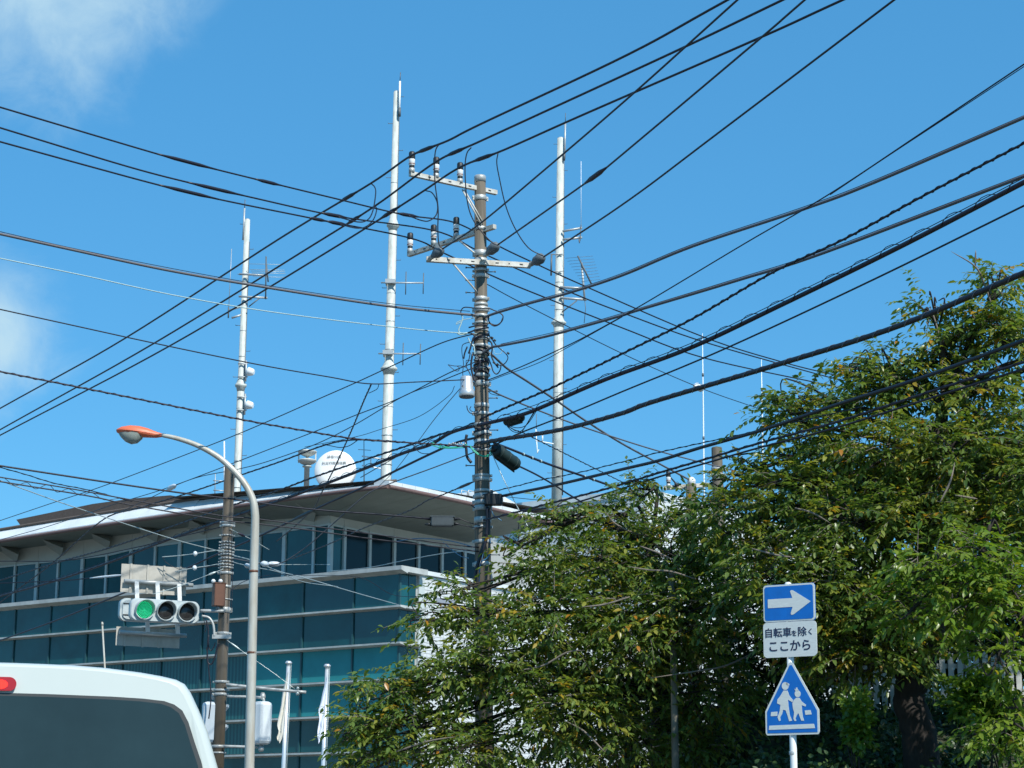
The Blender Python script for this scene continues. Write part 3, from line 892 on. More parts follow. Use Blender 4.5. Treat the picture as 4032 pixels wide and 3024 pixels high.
def text(body, size, o, ex, ez, matname, parent, bold=0.0, name='lettering', thick=0.004, center=True, sx=1.0):
    c = bpy.data.curves.new(name, 'FONT'); c.body = body; c.size = size
    c.align_x = 'CENTER' if center else 'LEFT'; c.align_y = 'CENTER'; c.offset = bold; c.resolution_u = 3; c.extrude = thick
    ob = bpy.data.objects.new(name, c); col.objects.link(ob)
    dg = bpy.context.evaluated_depsgraph_get()
    me = bpy.data.meshes.new_from_object(ob.evaluated_get(dg))
    bpy.data.objects.remove(ob); bpy.data.curves.remove(c)
    n = ex.cross(ez)
    org = ORG[parent.name]
    co = np.empty(len(me.vertices) * 3); me.vertices.foreach_get('co', co); co = co.reshape(-1, 3)
    w = np.outer(co[:, 0] * sx, ex) + np.outer(co[:, 1], ez) + np.outer(co[:, 2], n) + np.array(o - org)
    me.vertices.foreach_set('co', w.ravel()); me.materials.clear(); me.materials.append(M[matname]); me.update()
    me.name = name
    return link(me, name, parent)


text('神奈川県', 0.22, on_plane(1316, 1799, dc + nd * 0.085, nd), ux, uz, 'dish_ink', dish, 0.0)
text('防災行政通信網', 0.205, on_plane(1315, 1824, dc + nd * 0.085, nd), ux, uz, 'dish_ink', dish, 0.0)

YS = 114
sb = at(1206, 1935, YS)
k = YS / F
sir = thing('siren', sb - Z_ * 1.5, 'grey two-tier horn siren on a post beside the big dish', 'siren')
m = MB(); m.lathe(sb - Z_ * 1.5, Z_, [(11 * k, 0), (11 * k, 1.5 + 98 * k), (19 * k, 1.5 + 99 * k), (19 * k, 1.5 + 103 * k)], 14); m.build('post', 'siren_grey', sir)
for h0 in (106, 142):
    m = MB(); m.lathe(sb + Z_ * h0 * k, Z_, [(12 * k, 0), (28 * k, 8 * k), (38 * k, 18 * k), (38 * k, 21 * k), (20 * k, 26 * k), (8 * k, 28 * k)], 20); m.build('horn_disc', 'siren_grey', sir)
m = MB(); m.lathe(sb + Z_ * 122 * k, Z_, [(6 * k, 0), (6 * k, 26 * k)], 10); m.build('stem', 'siren_grey', sir)
for sx_ in (-1, 1):
    m = MB(); m.box(sb + Z_ * 138 * k + X_ * sx_ * 34 * k, X_, Y_, Z_, 5 * k, 5 * k, 44 * k); m.build('strut', 'siren_grey', sir)

# ------------------------------------------------------------------ flagpoles in front of the building
for (xt, yt, xb, fl, fm, lab, outline) in (
        (1136, 2615, 1116, 0, 'flag_cream', 'flagpole with limp cream flag, left of the two', [(1136, 2640), (1130, 2660), (1112, 2730), (1104, 2790), (1092, 2850), (1097, 2880), (1090, 2905), (1101, 2928), (1113, 2895), (1119, 2830), (1127, 2740)]),
        (1288, 2627, 1272, 0, 'flag_white', 'flagpole with limp white flag, right of the two', [(1288, 2655), (1284, 2680), (1270, 2730), (1262, 2770), (1254, 2800), (1258, 2830), (1250, 2882), (1254, 2930), (1268, 2895), (1273, 2850), (1281, 2780)])):
    YF = 92
    pt = at(xt, yt, YF); pb = at(xb, 3024, YF); ax = (pt - pb).normalized(); base = pb - ax * (pb.z / ax.z)
    t = thing('flagpole', base, lab, 'flagpole', 'flagpoles before the glass front')
    m = MB(); m.lathe(base, ax, [(0.115, 0), (0.085, (pt - base).length - .1)], 12); m.build('pole', 'flag_pole', t)
    m = MB(); m.lathe(pt, ax, [(0.06, -.2), (0.09, -.1), (0.07, -.02), (0.15, .02), (0.16, .07), (0.1, .14)], 14); m.build('finial', 'flag_pole', t)
    m = MB(); m.tube([pt + X_ * .12, base + X_ * .16 + ax * 1.2], 0.012, 5); m.build('halyard', 'pale_wire', t)
    f = thing('flag', at(*outline[0], YF - .1), 'cream flag hanging limp on the left flagpole' if fm == 'flag_cream' else 'white flag hanging limp on the right flagpole', 'flag', 'flags before the glass front')
    # folded cloth: rows of pleats between the two outlines
    Lp = catmull(outline[:8], 6); Rp = catmull([outline[0]] + outline[:6:-1][0:0] + [outline[-1], outline[-2], outline[-3], outline[7]], 12)
    N = 26; vs = []; fs = []; Kc = 9
    for i in range(N + 1):
        lp = Lp[min(len(Lp) - 1, int(i / N * (len(Lp) - 1)))]; rp = Rp[min(len(Rp) - 1, int(i / N * (len(Rp) - 1)))]
        for j in range(Kc):
            u = j / (Kc - 1); px = lp[0] + (rp[0] - lp[0]) * u; py = lp[1] + (rp[1] - lp[1]) * u
            vs.append(at(px, py, YF - .12 + 0.07 * math.sin(u * 9 + i * .25) * min(1, i / 8)))
    for i in range(N):
        for j in range(Kc - 1): fs.append((i * Kc + j, i * Kc + j + 1, (i + 1) * Kc + j + 1, (i + 1) * Kc + j))
    m = MB(); m.add(vs, fs, True); m.build('cloth', fm, f)
p0 = at(417, 2700, 60); p1 = at(403, 2462, 60); ax = (p1 - p0).normalized()
t = thing('slim_post', p0 - ax * (p0.z / ax.z), 'slim pale post rising behind the van roof, before the glass', 'post')
m = MB(); m.lathe(p0 - ax * (p0.z / ax.z), ax, [(0.035, 0), (0.025, (p1 - p0).length + p0.z / ax.z)], 8); m.build('pole', 'lamp_steel', t)
m = MB(); m.lathe(p1, ax, [(0.035, 0), (0.04, .05), (0.02, .1)], 8); m.build('cap', 'lamp_steel', t)

# ------------------------------------------------------------------ concrete utility pole at the junction
YP = 33.0
pt = at(1890, 697, YP); pq = at(1902, 2290, YP + 0.0)
axp = (pt - pq).normalized(); pole0 = pq - axp * ((pq.z + 0.02) / axp.z)
LP = (pt - pole0).length


def pole(py, dx=0.0, dy=0.0):      # point on the pole axis at an image row
    f = (2290 - py) / (2290 - 697)
    return pq + (pt - pq) * f + X_ * dx + Y_ * dy


def prad(py):
    f = (pole(py) - pole0).length / LP
    return 0.165 - 0.07 * f


up = thing('utility_pole', pole0, 'tall concrete utility pole carrying crossarms, insulators and many cables', 'utility pole')
m = MB(); m.lathe(pole0, axp, [(0.165, 0), (0.095, LP)], 24); m.build('shaft', 'concrete', up)
m = MB(); m.lathe(pt, axp, [(0.1, -.1), (0.102, -.005), (0.092, .02), (0.03, .025)], 20); m.build('cap', 'galvanised', up)


def band(py, w=0.06, lugs=True, parent=up, matname='galvanised', fp=pole, fr=prad, ax=axp, name='clamp_band', yaw=0.0):
    m = MB(); p = fp(py); r = fr(py)
    m.lathe(p - ax * w / 2, ax, [(r + .004, 0), (r + .012, .004), (r + .012, w - .004), (r + .004, w)], 20)
    if lugs:
        d = V((math.cos(yaw), -math.sin(yaw), 0))
        for s in (-1, 1):
            m.box(p + d * s * (r + .025), d, d.cross(Z_), Z_, .036, .03, w * .8)
            m.tube([p + d * s * (r + .028) - Y_ * .05, p + d * s * (r + .028) + Y_ * .05], .008, 6)
    m.build(name, matname, parent)


for i, (py, w) in enumerate(((785, .09), (910, .06), (1010, .1), (1040, .08), (1078, .05), (1102, .07), (1194, .07), (1216, .05), (1236, .09), (1262, .05), (1290, .04), (1318, .05),
                             (1352, .06), (1380, .05), (1411, .07), (1440, .04), (1468, .05), (1498, .06), (1530, .09), (1616, .07), (1648, .06), (1690, .05), (1724, .09), (1758, .08), (1790, .05),
                             (1888, .05), (1902, .07), (1946, .05), (1966, .08), (1990, .07), (2012, .09), (2058, .1), (2085, .05), (2140, .06), (2225, .08))):
    band(py, w, lugs=i % 4 != 3, yaw=(i * 0.37) % 0.8 - 0.3)


def bar(p0, p1, w, h, name, matname, parent, holes=0):
    p0, p1 = V(p0), V(p1); d = (p1 - p0).normalized(); side = d.cross(Z_).normalized(); upv = side.cross(d)
    m = MB(); m.box((p0 + p1) / 2, d, side, upv, (p1 - p0).length, w, h); o = m.build(name, matname, parent)
    L = (p1 - p0).length
    for k in range(holes):
        q = p0 + d * (L * (k + .8) / (holes + .6)) - side * (w / 2 + .0015) * (1 if side.y > 0 else -1)
        m = MB(); m.box(q, d, side, upv, .055 if k % 2 else .022, .003, .02); m.build('slot', 'signal_dark', o)
    return o


A1 = (at(1614, 684, 32.2), at(1954, 759, 33.2))
A2 = (at(1609, 1003, 34.35), at(1948, 892, 32.75))
A3 = (at(1679, 1021, 32.75), at(2089, 1046, 33.0))
bar(A1[0], A1[1], .075, .075, 'crossarm', 'arm_steel', up, 8)
bar(A2[0], A2[1], .075, .075, 'crossarm', 'arm_steel', up, 8)
bar(A3[0], A3[1], .08, .085, 'crossarm', 'arm_steel', up, 8)
for (p0, p1) in ((at(1820, 746, 32.85), pole(901, .02, -.12)), (at(1828, 747, 32.9), pole(893, .05, -.12)), (at(1774, 1026, 32.8), pole(1175, -.05, -.11)), (at(1807, 947, 33.3), pole(1015, -.09, -.08))):
    m = MB(); m.tube([p0, p1], .014, 6); m.build('brace', 'arm_steel', up)


def pin_insulator(base, parent=up):
    m = MB(); m.lathe(base, Z_, [(.05, -.02), (.052, .06), (.03, .07)], 14); o = m.build('insulator', 'galvanised', parent)
    m = MB(); m.lathe(base, Z_, [(.03, .06), (.045, .075), (.045, .1), (.03, .11)], 14); m.build('neck', 'signal_dark', o)
    m = MB(); m.lathe(base, Z_, [(.03, .105), (.052, .112), (.052, .125), (.042, .13), (.05, .14), (.055, .2), (.052, .235), (.035, .24)], 16); m.build('porcelain_body', 'porcelain', o)
    m = MB(); m.lathe(base, Z_, [(.05, .126), (.056, .128), (.056, .139), (.05, .141)], 16); m.build('ring', 'brown_ring', o)
    m = MB(); m.lathe(base, Z_, [(.05, .205), (.056, .22), (.054, .33), (.042, .35)], 12); m.build('rubber_cap', 'black_plastic', o)
    return base + Z_ * .3


def on_bar(A, px):
    p0, p1 = A
    q0, q1 = project(p0), project(p1)
    f0, f1 = 0.0, 1.0
    for _ in range(40):
        f = (f0 + f1) / 2
        if project(p0 + (p1 - p0) * f)[0] < px: f0 = f
        else: f1 = f
    return p0 + (p1 - p0) * f


I1 = [pin_insulator(on_bar(A1, x) + Z_ * .04) for x in (1621, 1717, 1811)]
I2 = [pin_insulator(on_bar(A2, x) + Z_ * .04) for x in (1614, 1707, 1796)]


def strain(p0, p1, parent=up):
    p0, p1 = V(p0), V(p1); d = (p1 - p0).normalized(); L = (p1 - p0).length
    m = MB(); m.lathe(p0, d, [(.02, 0), (.03, .03), (.045, .05), (.03, .07), (.045, .09), (.03, .11), (.05, .14), (.02, .16)], 14); o = m.build('strain_insulator', 'arm_steel', parent)
    m = MB(); m.lathe(p0 + d * .11, d, [(.04, 0), (.055, .04), (.085, .1), (.09, L - .2), (.06, L - .13), (.02, L - .1)], 16); m.build('cover', 'insulator_grey', o)
    m = MB(); m.lathe(p1 - d * .1, V((0.25, 0, -1)), [(.06, -.08), (.065, .02), (.05, .06)], 12); m.build('cover', 'insulator_grey', o)
    return p1


D0 = [strain(at(1686, 1022, 32.7), at(1743, 980, 32.45)), strain(at(1905, 1008, 32.8), at(1960, 964, 32.45)), strain(at(2084, 1044, 32.95), at(2140, 1012, 32.6))]
for k, py in enumerate((1346, 1362, 1398, 1404, 1424, 1432, 1446, 1456, 1476, 1486, 1506, 1700, 1708, 1738, 1772)):
    m = MB(); p = pole(py); r = prad(py); tl = (axp + V((random.uniform(-.3, .3), random.uniform(-.3, .3), 0))).normalized()
    q = [p + (X_ * math.cos(a_) + Y_ * math.sin(a_)) * (r + .012) + Z_ * (.05 * math.cos(a_ + k)) for a_ in np.linspace(0, 2 * math.pi, 20)]
    m.tube(q, .011 if k % 3 else .017, 6); m.build('cable_wrap', 'black_cable', up)
# step bolts
for k, (py, s) in enumerate(((1070, -1), (1086, 1), (1120, -1), (1170, -1), (1560, 1), (1587, 1), (1712, 1), (2300, 1), (1850, -1), (2190, 1))):
    p = pole(py); r = prad(py); m = MB(); m.tube([p + X_ * s * r * .8 - Y_ * .03, p + X_ * s * (r + .14) - Y_ * .05], .009, 6)
    m.lathe(p + X_ * s * (r + .14) - Y_ * .05, X_, [(.016, -.012), (.016, .012)], 8); m.build('step_bolt', 'mast_dark', up)
# aluminium canister and boxes fixed to the pole
c0 = pole(1588, -.245, -.16); kk = YP / F
m = MB(); m.lathe(c0, axp, [(31 * kk, 0), (32.5 * kk, 2 * kk), (32.5 * kk, 20 * kk), (29.5 * kk, 26 * kk), (26.5 * kk, 30 * kk), (25.5 * kk, 76 * kk), (22 * kk, 82 * kk), (9 * kk, 84 * kk)], 28); can = m.build('canister', 'aluminium', up)
m = MB(); m.lathe(c0, axp, [(28 * kk, -4 * kk), (30 * kk, -1 * kk), (30 * kk, 1 * kk)], 24); m.build('base_plate', 'mast_dark', can)
bar(pole(1516, -.2, -.1), pole(1516, -.05, -.02), .05, .04, 'bracket', 'galvanised', up)
m = MB(); bx = at(1942, 1968, YP - .2)
m.bbox(bx, X_, Y_, Z_, 70 * kk, .17, 44 * kk, .012); tb = m.build('terminal_box', 'black_plastic', up)
m = MB(); m.lathe(at(1972, 1968, YP - .2), X_, [(.07, -.02), (.075, .0), (.075, .03), (.02, .04)], 14); m.build('gland_plate', 'mast_dark', tb)
m = MB(); m.bbox(at(1936, 1938, YP - .12), X_, Y_, Z_, .05, .05, .07, .008); m.build('bracket', 'mast_dark', tb)
# tangle of jumper cables round the pole
def jumper(pts, Y, r=.008, matname='black_cable', name='jumper_cable', parent=up):
    P3 = [V(p) for p in catmull([tuple(at(px, py, Y + (dy[0] if dy else 0))) for px, py, *dy in pts], 6)]
    m = MB(); m.tube(P3, r, 6); return m.build(name, matname, parent)


YJ = YP - .2
jumper(((1814, 1240), (1816, 1222), (1830, 1210), (1870, 1213), (1925, 1215), (1945, 1222), (1962, 1228)), YJ, .01)
jumper(((1962, 1228), (1980, 1243), (1976, 1265), (1955, 1280), (1930, 1272), (1923, 1250), (1940, 1235)), YJ, .011)
jumper(((1925, 1243), (1926, 1268), (1945, 1284), (1968, 1275), (1980, 1250)), YJ, .009)
jumper(((1815, 1238), (1822, 1252), (1815, 1276), (1806, 1300), (1815, 1312), (1840, 1310)), YJ, .011, 'white_wire')
jumper(((1870, 1252), (1830, 1258), (1802, 1268), (1797, 1277), (1815, 1268)), YJ, .007, 'white_wire')
jumper(((1800, 1312), (1815, 1318), (1840, 1314)), YJ, .012, 'white_wire')
jumper(((1843, 1330), (1852, 1350), (1866, 1365), (1870, 1395), (1880, 1412)), YJ, .012, 'white_wire')
jumper(((1840, 1312), (1870, 1300), (1900, 1293), (1925, 1290)), YJ, .014)
jumper(((1845, 1290), (1885, 1280), (1920, 1281)), YJ, .013)
jumper(((1855, 1312), (1868, 1322), (1860, 1342), (1852, 1372), (1845, 1392)), YJ, .016)
jumper(((1925, 1305), (1927, 1322), (1940, 1340), (1952, 1358)), YJ, .011)
jumper(((1952, 1358), (1975, 1378), (1992, 1393), (2000, 1408), (1993, 1425), (1982, 1435), (1966, 1440)), YJ, .009)
jumper(((1920, 1340), (1935, 1350), (1938, 1375), (1935, 1400), (1945, 1425), (1962, 1448)), YJ, .014)
jumper(((1925, 1415), (1935, 1440), (1942, 1462), (1955, 1473), (1968, 1460), (1974, 1435)), YJ, .011)
jumper(((1942, 1372), (1950, 1392), (1972, 1392), (1978, 1375)), YJ, .005, 'white_wire')
jumper(((1858, 1345), (1832, 1352), (1820, 1362), (1819, 1390), (1825, 1430), (1822, 1470), (1828, 1498)), YJ, .007)
jumper(((1840, 1365), (1830, 1390), (1826, 1412)), YJ, .014)
jumper(((1852, 1388), (1845, 1420), (1835, 1440), (1850, 1470), (1858, 1498)), YJ, .009)
jumper(((1856, 1420), (1836, 1420), (1836, 1445), (1815, 1441), (1790, 1441), (1764, 1436)), YJ, .006)
jumper(((1764, 1436), (1790, 1458), (1805, 1460), (1808, 1448), (1800, 1442)), YJ, .006)
jumper(((1860, 1395), (1855, 1440), (1862, 1480), (1872, 1502)), YJ, .018)
jumper(((1870, 1395), (1890, 1425), (1880, 1455), (1866, 1480)), YJ, .016)
for (x, y) in ((1938, 1330), (1948, 1340), (2001, 1391), (1960, 1435), (1945, 1428)):
    m = MB(); m.bbox(at(x, y, YJ - .02), V((.8, 0, -.6)), Y_, V((.6, 0, .8)), .045, .03, .03, .005); m.build('connector', 'black_plastic', up)
jumper(((1838, 1597), (1842, 1615), (1856, 1628), (1880, 1625), (1893, 1610), (1895, 1580)), YJ, .009)
jumper(((1855, 1600), (1850, 1612), (1865, 1622), (1880, 1612)), YJ, .007)
jumper(((1838, 1712), (1834, 1735), (1836, 1770), (1840, 1800), (1856, 1822)), YP - .1, .026, 'black_cable', 'conduit')
jumper(((1930, 2005), (1925, 2050), (1922, 2090), (1908, 2145), (1888, 2200), (1872, 2260), (1868, 2330)), YJ, .03, 'black_cable', 'cable_riser')
jumper(((1918, 1995), (1920, 2060), (1915, 2110)), YJ, .03, 'black_cable', 'cable_riser')
jumper(((1935, 2010), (1945, 2030), (1960, 2040), (1975, 2050)), YJ, .008, 'blue_cable')
jumper(((1922, 2090), (1926, 2120), (1932, 2140)), YJ, .009, 'blue_cable')
jumper(((1915, 2120), (1905, 2150), (1900, 2190), (1890, 2240), (1886, 2300)), YJ, .009, 'blue_cable')
jumper(((1932, 2180), (1915, 2200), (1895, 2215), (1886, 2260)), YJ, .011, 'blue_cable')
jumper(((1935, 2045), (1955, 2040), (1990, 2030)), YJ, .007, 'white_wire')
jumper(((1850, 1985), (1870, 2000)), YJ, .01)
jumper(((1795, 2045), (1805, 2040), (1840, 2055), (1890, 2070)), YJ, .008)
jumper(((1795, 2062), (1830, 2070), (1880, 2078), (1915, 2066)), YJ, .008)

# green cable loops and splice closures that hang beside the pole
t = thing('green_cable_bundle', at(1935, 1785, YP - .25), 'bright green cables looped under the cable junction on the concrete pole', 'cable')
for pts in (((1700, 1743), (1735, 1755), (1770, 1762), (1810, 1758), (1840, 1752)), ((1690, 1748), (1730, 1762), (1775, 1765), (1830, 1762)), ((1735, 1745), (1733, 1758), (1728, 1768)),
            ((1850, 1755), (1875, 1780), (1905, 1795), (1935, 1785), (1960, 1770), (1978, 1762)), ((1852, 1762), (1880, 1788), (1908, 1798), (1938, 1790), (1968, 1768)), ((1935, 1790), (1930, 1768), (1945, 1757)), ((1940, 1785), (1965, 1765), (1978, 1766))):
    jumper(pts, YP - .27, .009, 'green_cable', 'cable', t)
for k in range(9):
    x = 1768 + k * 8; m = MB(); m.lathe(at(x, 1748 + 3 * math.sin(k * 2), YP - .27), X_, [(.012, -.012), (.022, 0), (.012, .012)], 8); m.build('cable_tie', 'mast_steel', t)


def closure(p0, p1, r, name, label, matname, oval=1.0):
    p0, p1 = V(p0), V(p1); d = (p1 - p0).normalized(); L = (p1 - p0).length
    t = thing(name, (p0 + p1) / 2, label, 'splice closure')
    m = MB(); m.lathe(p0, d, [(r * .5, 0), (r * .9, .02), (r, .05), (r, L - .05), (r * .92, L - .02), (r * .5, L)], 18); body = m.build('body', matname, t)
    for f in (.18, .5, .82):
        m = MB(); m.lathe(p0 + d * (L * f - .012), d, [(r * 1.0, 0), (r * 1.05, .004), (r * 1.05, .02), (r * 1.0, .024)], 18); m.build('rib', matname, body)
    for s, q in ((-1, p0), (1, p1)):
        m = MB(); m.lathe(q, d * s, [(r * .5, 0), (r * .42, .02), (r * .25, .06)], 12); m.build('end_gland', 'black_plastic', t)
    m = MB(); side = d.cross(Z_).normalized(); m.box((p0 + p1) / 2 - Z_ * r * 1.02 - side * r * .25, d, side, Z_, L * .9, .02, .03); m.build('flange', 'black_plastic', t)
    return t


closure(at(1992, 1662, YP - .55), at(2056, 1643, YP - 1.0), .072, 'splice_closure', 'small dark green splice closure hung on the lashed cable right of the pole', 'dark_green_plastic')
closure(at(1948, 1768, YP - .3), at(2034, 1832, YP + .15), .115, 'splice_closure', 'large slanting black splice closure below the green cables', 'dark_green_plastic')
t = thing('splice_box', at(1742, 2053, YP - .1), 'flat grey splice box hung on a cable left of the concrete pole', 'splice box')
m = MB(); m.bbox(at(1742, 2053, YP - .1), X_, Y_, Z_, .38, .14, .17, .02); bdy = m.build('body', 'grey_plastic', t)
m = MB(); m.box(at(1742, 2035, YP - .1), X_, Y_, Z_, .395, .15, .02); m.build('lid', 'grey_plastic', bdy)
for k, (dx, dz) in enumerate(((-1, .04), (-1, -.05), (1, .04), (1, -.04))):
    p = at(1742, 2053, YP - .1) + X_ * dx * .19 + Z_ * dz; m = MB(); m.lathe(p, X_ * dx, [(.03, 0), (.024, .04), (.009, .1)], 10); m.build('gland', 'black_plastic', t)

# ------------------------------------------------------------------ distant second utility pole in the trees
q0 = at(2828, 1960, 46); q1 = at(2822, 1765, 46); ax2 = (q1 - q0).normalized(); base = q0 - ax2 * ((q0.z - bank_z(q0.x, q0.y)) / ax2.z)
L2 = (q1 - base).length
t = thing('utility_pole', base, 'concrete pole top poking out of the trees, bare except for a steel band', 'utility pole')
m = MB(); m.lathe(base, ax2, [(.17, 0), (.122, L2), (.11, L2 + .02)], 20); m.build('shaft', 'concrete', t)
for (py, w) in ((1848, .09), (1872, .08), (1890, .05)):
    f = (1960 - py) / 195.0
    p = q0 + (q1 - q0) * f; m = MB(); m.lathe(p, ax2, [(.13, -w / 2), (.145, -w / 2 + .01), (.145, w / 2 - .01), (.13, w / 2)], 18); m.box(p + X_ * .16, X_, Y_, Z_, .07, .06, w); m.build('clamp_band', 'galvanised', t)
m = MB(); ar = (at(2612, 1922, 45.6), at(2835, 1906, 46.2)); m.box((ar[0] + ar[1]) / 2, (ar[1] - ar[0]).normalized(), Y_, Z_, (ar[1] - ar[0]).length, .09, .09); m.build('crossarm', 'arm_steel', t)
pin_insulator(at(2632, 1916, 45.6), t)
m = MB(); m.tube([at(2640, 1880, 45.6), at(2658, 1900, 45.6), at(2668, 1916, 45.6)], [.015, .02, .09], 8); m.build('cable_terminal', 'black_plastic', t)
m = MB(); m.lathe(at(2722, 1893, 45.6), Z_, [(.06, -.12), (.1, -.04), (.1, .02), (.05, .08)], 12); m.build('insulator', 'porcelain', t)
m = MB(); pb2 = at(2722, 1975, 45.6); m.lathe(pb2 - Z_ * 5.5, Z_, [(.14, 0), (.12, 5.9)], 14); m.build('strut_post', 'concrete', t)

# ------------------------------------------------------------------ street lamp with curved arm
YLm = 31.0
path = [(982, 3009), (992, 2560), (999, 2250), (1004, 2083), (1004, 2020), (995, 1968), (968, 1912), (925, 1858), (860, 1800), (780, 1755), (700, 1727), (636, 1713)]
P3 = [at(px, py, YLm) for px, py in path]
base = P3[0] + (P3[0] - P3[2]).normalized() * (P3[0].z / abs((P3[0] - P3[2]).normalized().z))
base.z = 0.12
lamp = thing('street_lamp', base, 'street lamp with orange cobra head on a curved pale steel pole', 'street lamp')
pp = [V(p) for p in catmull([tuple(base)] + [tuple(p) for p in P3], 6)]
rr = []
for i in range(len(pp)):
    f = i / (len(pp) - 1); rr.append(.078 - .018 * min(1, f / .45) if f < .45 else .06 - .028 * (f - .45) / .55)
m = MB(); m.tube(pp, rr, 14); m.build('pole', 'lamp_steel', lamp)
for py, px in ((2250, 998), (2570, 991)):
    p = at(px, py, YLm); m = MB(); m.lathe(p - Z_ * .02, Z_, [(.068, 0), (.074, .005), (.074, .035), (.068, .04)], 14); m.build('band', 'brown_box', lamp)
h0 = at(634, 1714, YLm); h1 = at(458, 1694, YLm); dh = (h1 - h0); Lh = dh.length; dh.normalize()
sv = dh.cross(Z_).normalized(); uv = sv.cross(dh); uv = uv if uv.z > 0 else -uv
kl = YLm / F


def shell(stations, upper=True, n=12):
    vs = []; fs = []
    for (x, wv, hv) in stations:
        for k in range(n + 1):
            q = math.pi * k / n
            vs.append(h0 + dh * (x * Lh) + sv * (wv * math.cos(q)) + uv * (hv * math.sin(q) * (1 if upper else -1)))
    for i in range(len(stations) - 1):
        for k in range(n): fs.append((i * (n + 1) + k, i * (n + 1) + k + 1, (i + 1) * (n + 1) + k + 1, (i + 1) * (n + 1) + k))
    return vs, fs


m = MB(); m.add(*shell([(-.02, .035, .03), (.1, .05, .045), (.3, .1, .085), (.5, .135, .105), (.7, .14, .1), (.88, .11, .065), (.98, .05, .02), (1.0, .02, .004)]), True)
m.build('lamp_head', 'lamp_orange', lamp)
m = MB(); m.add(*shell([(-.02, .034, .028), (.1, .05, .05), (.3, .094, .06), (.42, .12, .065), (.7, .13, .06), (.88, .1, .06), (.98, .05, .035), (1.0, .02, .004)], False), True)
hd = m.build('lamp_underside', 'lamp_orange', lamp)
m = MB(); m.add(*shell([(.38, .03, .05), (.41, .085, .1), (.5, .12, .17), (.62, .125, .195), (.76, .112, .165), (.88, .085, .1), (.95, .03, .04)], False), True); m.build('glass_bowl', 'lamp_bowl', lamp)
m = MB(); m.tube([h0 + dh * .4 * Lh - uv * .07, h0 + dh * .44 * Lh - uv * .12], .006, 5); m.build('latch', 'mast_dark', lamp)

# ------------------------------------------------------------------ brown signal pole
YT = 36.0
tp = at(905, 1836, YT); tq_ = at(862, 2897, YT); axt = (tp - tq_).normalized(); sp0 = tq_ - axt * ((tq_.z - .1) / axt.z); LT = (tp - sp0).length


def spole(py, dx=0.0, dy=0.0):
    return tq_ + (tp - tq_) * ((2897 - py) / (2897 - 1836)) + X_ * dx + Y_ * dy


def srad(py):
    return .118 - .026 * ((spole(py) - sp0).length / LT)


sg = thing('signal_pole', sp0, 'dark brown steel pole carrying the traffic signals, ringed with silver bands', 'pole')
m = MB(); m.lathe(sp0, axt, [(.118, 0), (.092, LT)], 22); m.build('shaft', 'brown_pole', sg)
m = MB(); m.lathe(tp, axt, [(.094, -.02), (.094, .0), (.08, .02), (.02, .024)], 20); m.build('cap', 'brown_pole', sg)
for (py, w) in ((1968, .015), (2062, .05), (2076, .05), (2115, .03), (2142, .03), (2154, .03), (2166, .035), (2180, .03), (2191, .035), (2206, .035), (2219, .03), (2232, .03), (2243, .035), (2264, .05), (2318, .05), (2368, .025), (2410, .1), (2502, .055), (2518, .04), (2690, .045), (2722, .04), (2738, .05), (2938, .05), (2962, .03)):
    band(py, w, py not in (1968, 2318), sg, 'galvanised', spole, srad, axt, 'pole_band', yaw=(py * 0.13) % .6 - .3)
for py in (2115, 2142, 2154, 2166, 2180, 2191, 2206, 2219, 2232, 2243):
    for k in (-.5, .0, .5):
        q = spole(py) + V((math.sin(k), -math.cos(k), 0)) * (srad(py) + .0125); m = MB(); m.box(q, V((math.cos(k), math.sin(k), 0)), V((math.sin(k), -math.cos(k), 0)), Z_, .03, .004, .012); m.build('slot', 'signal_dark', sg)
bp = at(861, 2343, YT - .16)
m = MB(); m.bbox(bp, V((.9, .43, 0)), V((-.43, .9, 0)), axt, .2, .17, .4, .008); bb = m.build('control_box', 'brown_box', sg)
m = MB(); m.box(bp + V((.43, -.9, 0)) * .0 + axt * .205, V((.9, .43, 0)), V((-.43, .9, 0)), axt, .215, .185, .012); m.build('lid', 'brown_box', bb)
for dx in (-22, 6):
    m = MB(); m.lathe(at(862 + dx, 2294, YT - .14), Z_, [(.012, -.1), (.02, 0), (.038, .01), (.04, .035), (.02, .06)], 12); m.build('insulator_knob', 'white_box', sg)


def pipe(pts, r, parent, name='arm', matname='galvanised', Y=YT, n=10):
    P3 = [V(p) for p in catmull([tuple(at(px, py, Y + (d[0] if d else 0))) for px, py, *d in pts], 6)]
    m = MB(); m.tube(P3, r, n); return m.build(name, matname, parent)


pipe(((790, 2405), (885, 2406)), .03, sg, 'signal_arm', 'galvanised', YT - .15)
pipe(((795, 2425), (822, 2432), (838, 2455), (843, 2485), (843, 2505)), .022, sg, 'signal_brace', 'galvanised', YT - .15)
bar(at(836, 2507, YT - .14), at(910, 2507, YT - .14), .05, .07, 'arm_clamp', 'galvanised', sg)
pipe(((890, 2695), (1050, 2712), (1205, 2726)), .028, sg, 'side_arm', 'galvanised', YT - .12)
pipe(((895, 2742), (1010, 2745), (1035, 2750), (1040, 2765)), .024, sg, 'box_arm', 'galvanised', YT - .12)
pipe(((880, 2938), (1015, 2942)), .024, sg, 'box_arm', 'galvanised', YT - .12)
for pts, r in ((((812, 2440), (820, 2480), (818, 2540), (816, 2590), (820, 2610), (832, 2615), (845, 2590), (856, 2545), (862, 2535)), .014), (((822, 2500), (822, 2545), (830, 2562), (840, 2550), (848, 2530)), .01),
               (((814, 2550), (822, 2640), (828, 2690), (830, 2760), (822, 2830)), .012), (((910, 2090), (912, 2180), (915, 2300), (910, 2420)), .006)):
    pipe([(x, y) for x, y in pts], r, sg, 'drop_cable', 'black_cable', YT - .18, 6)
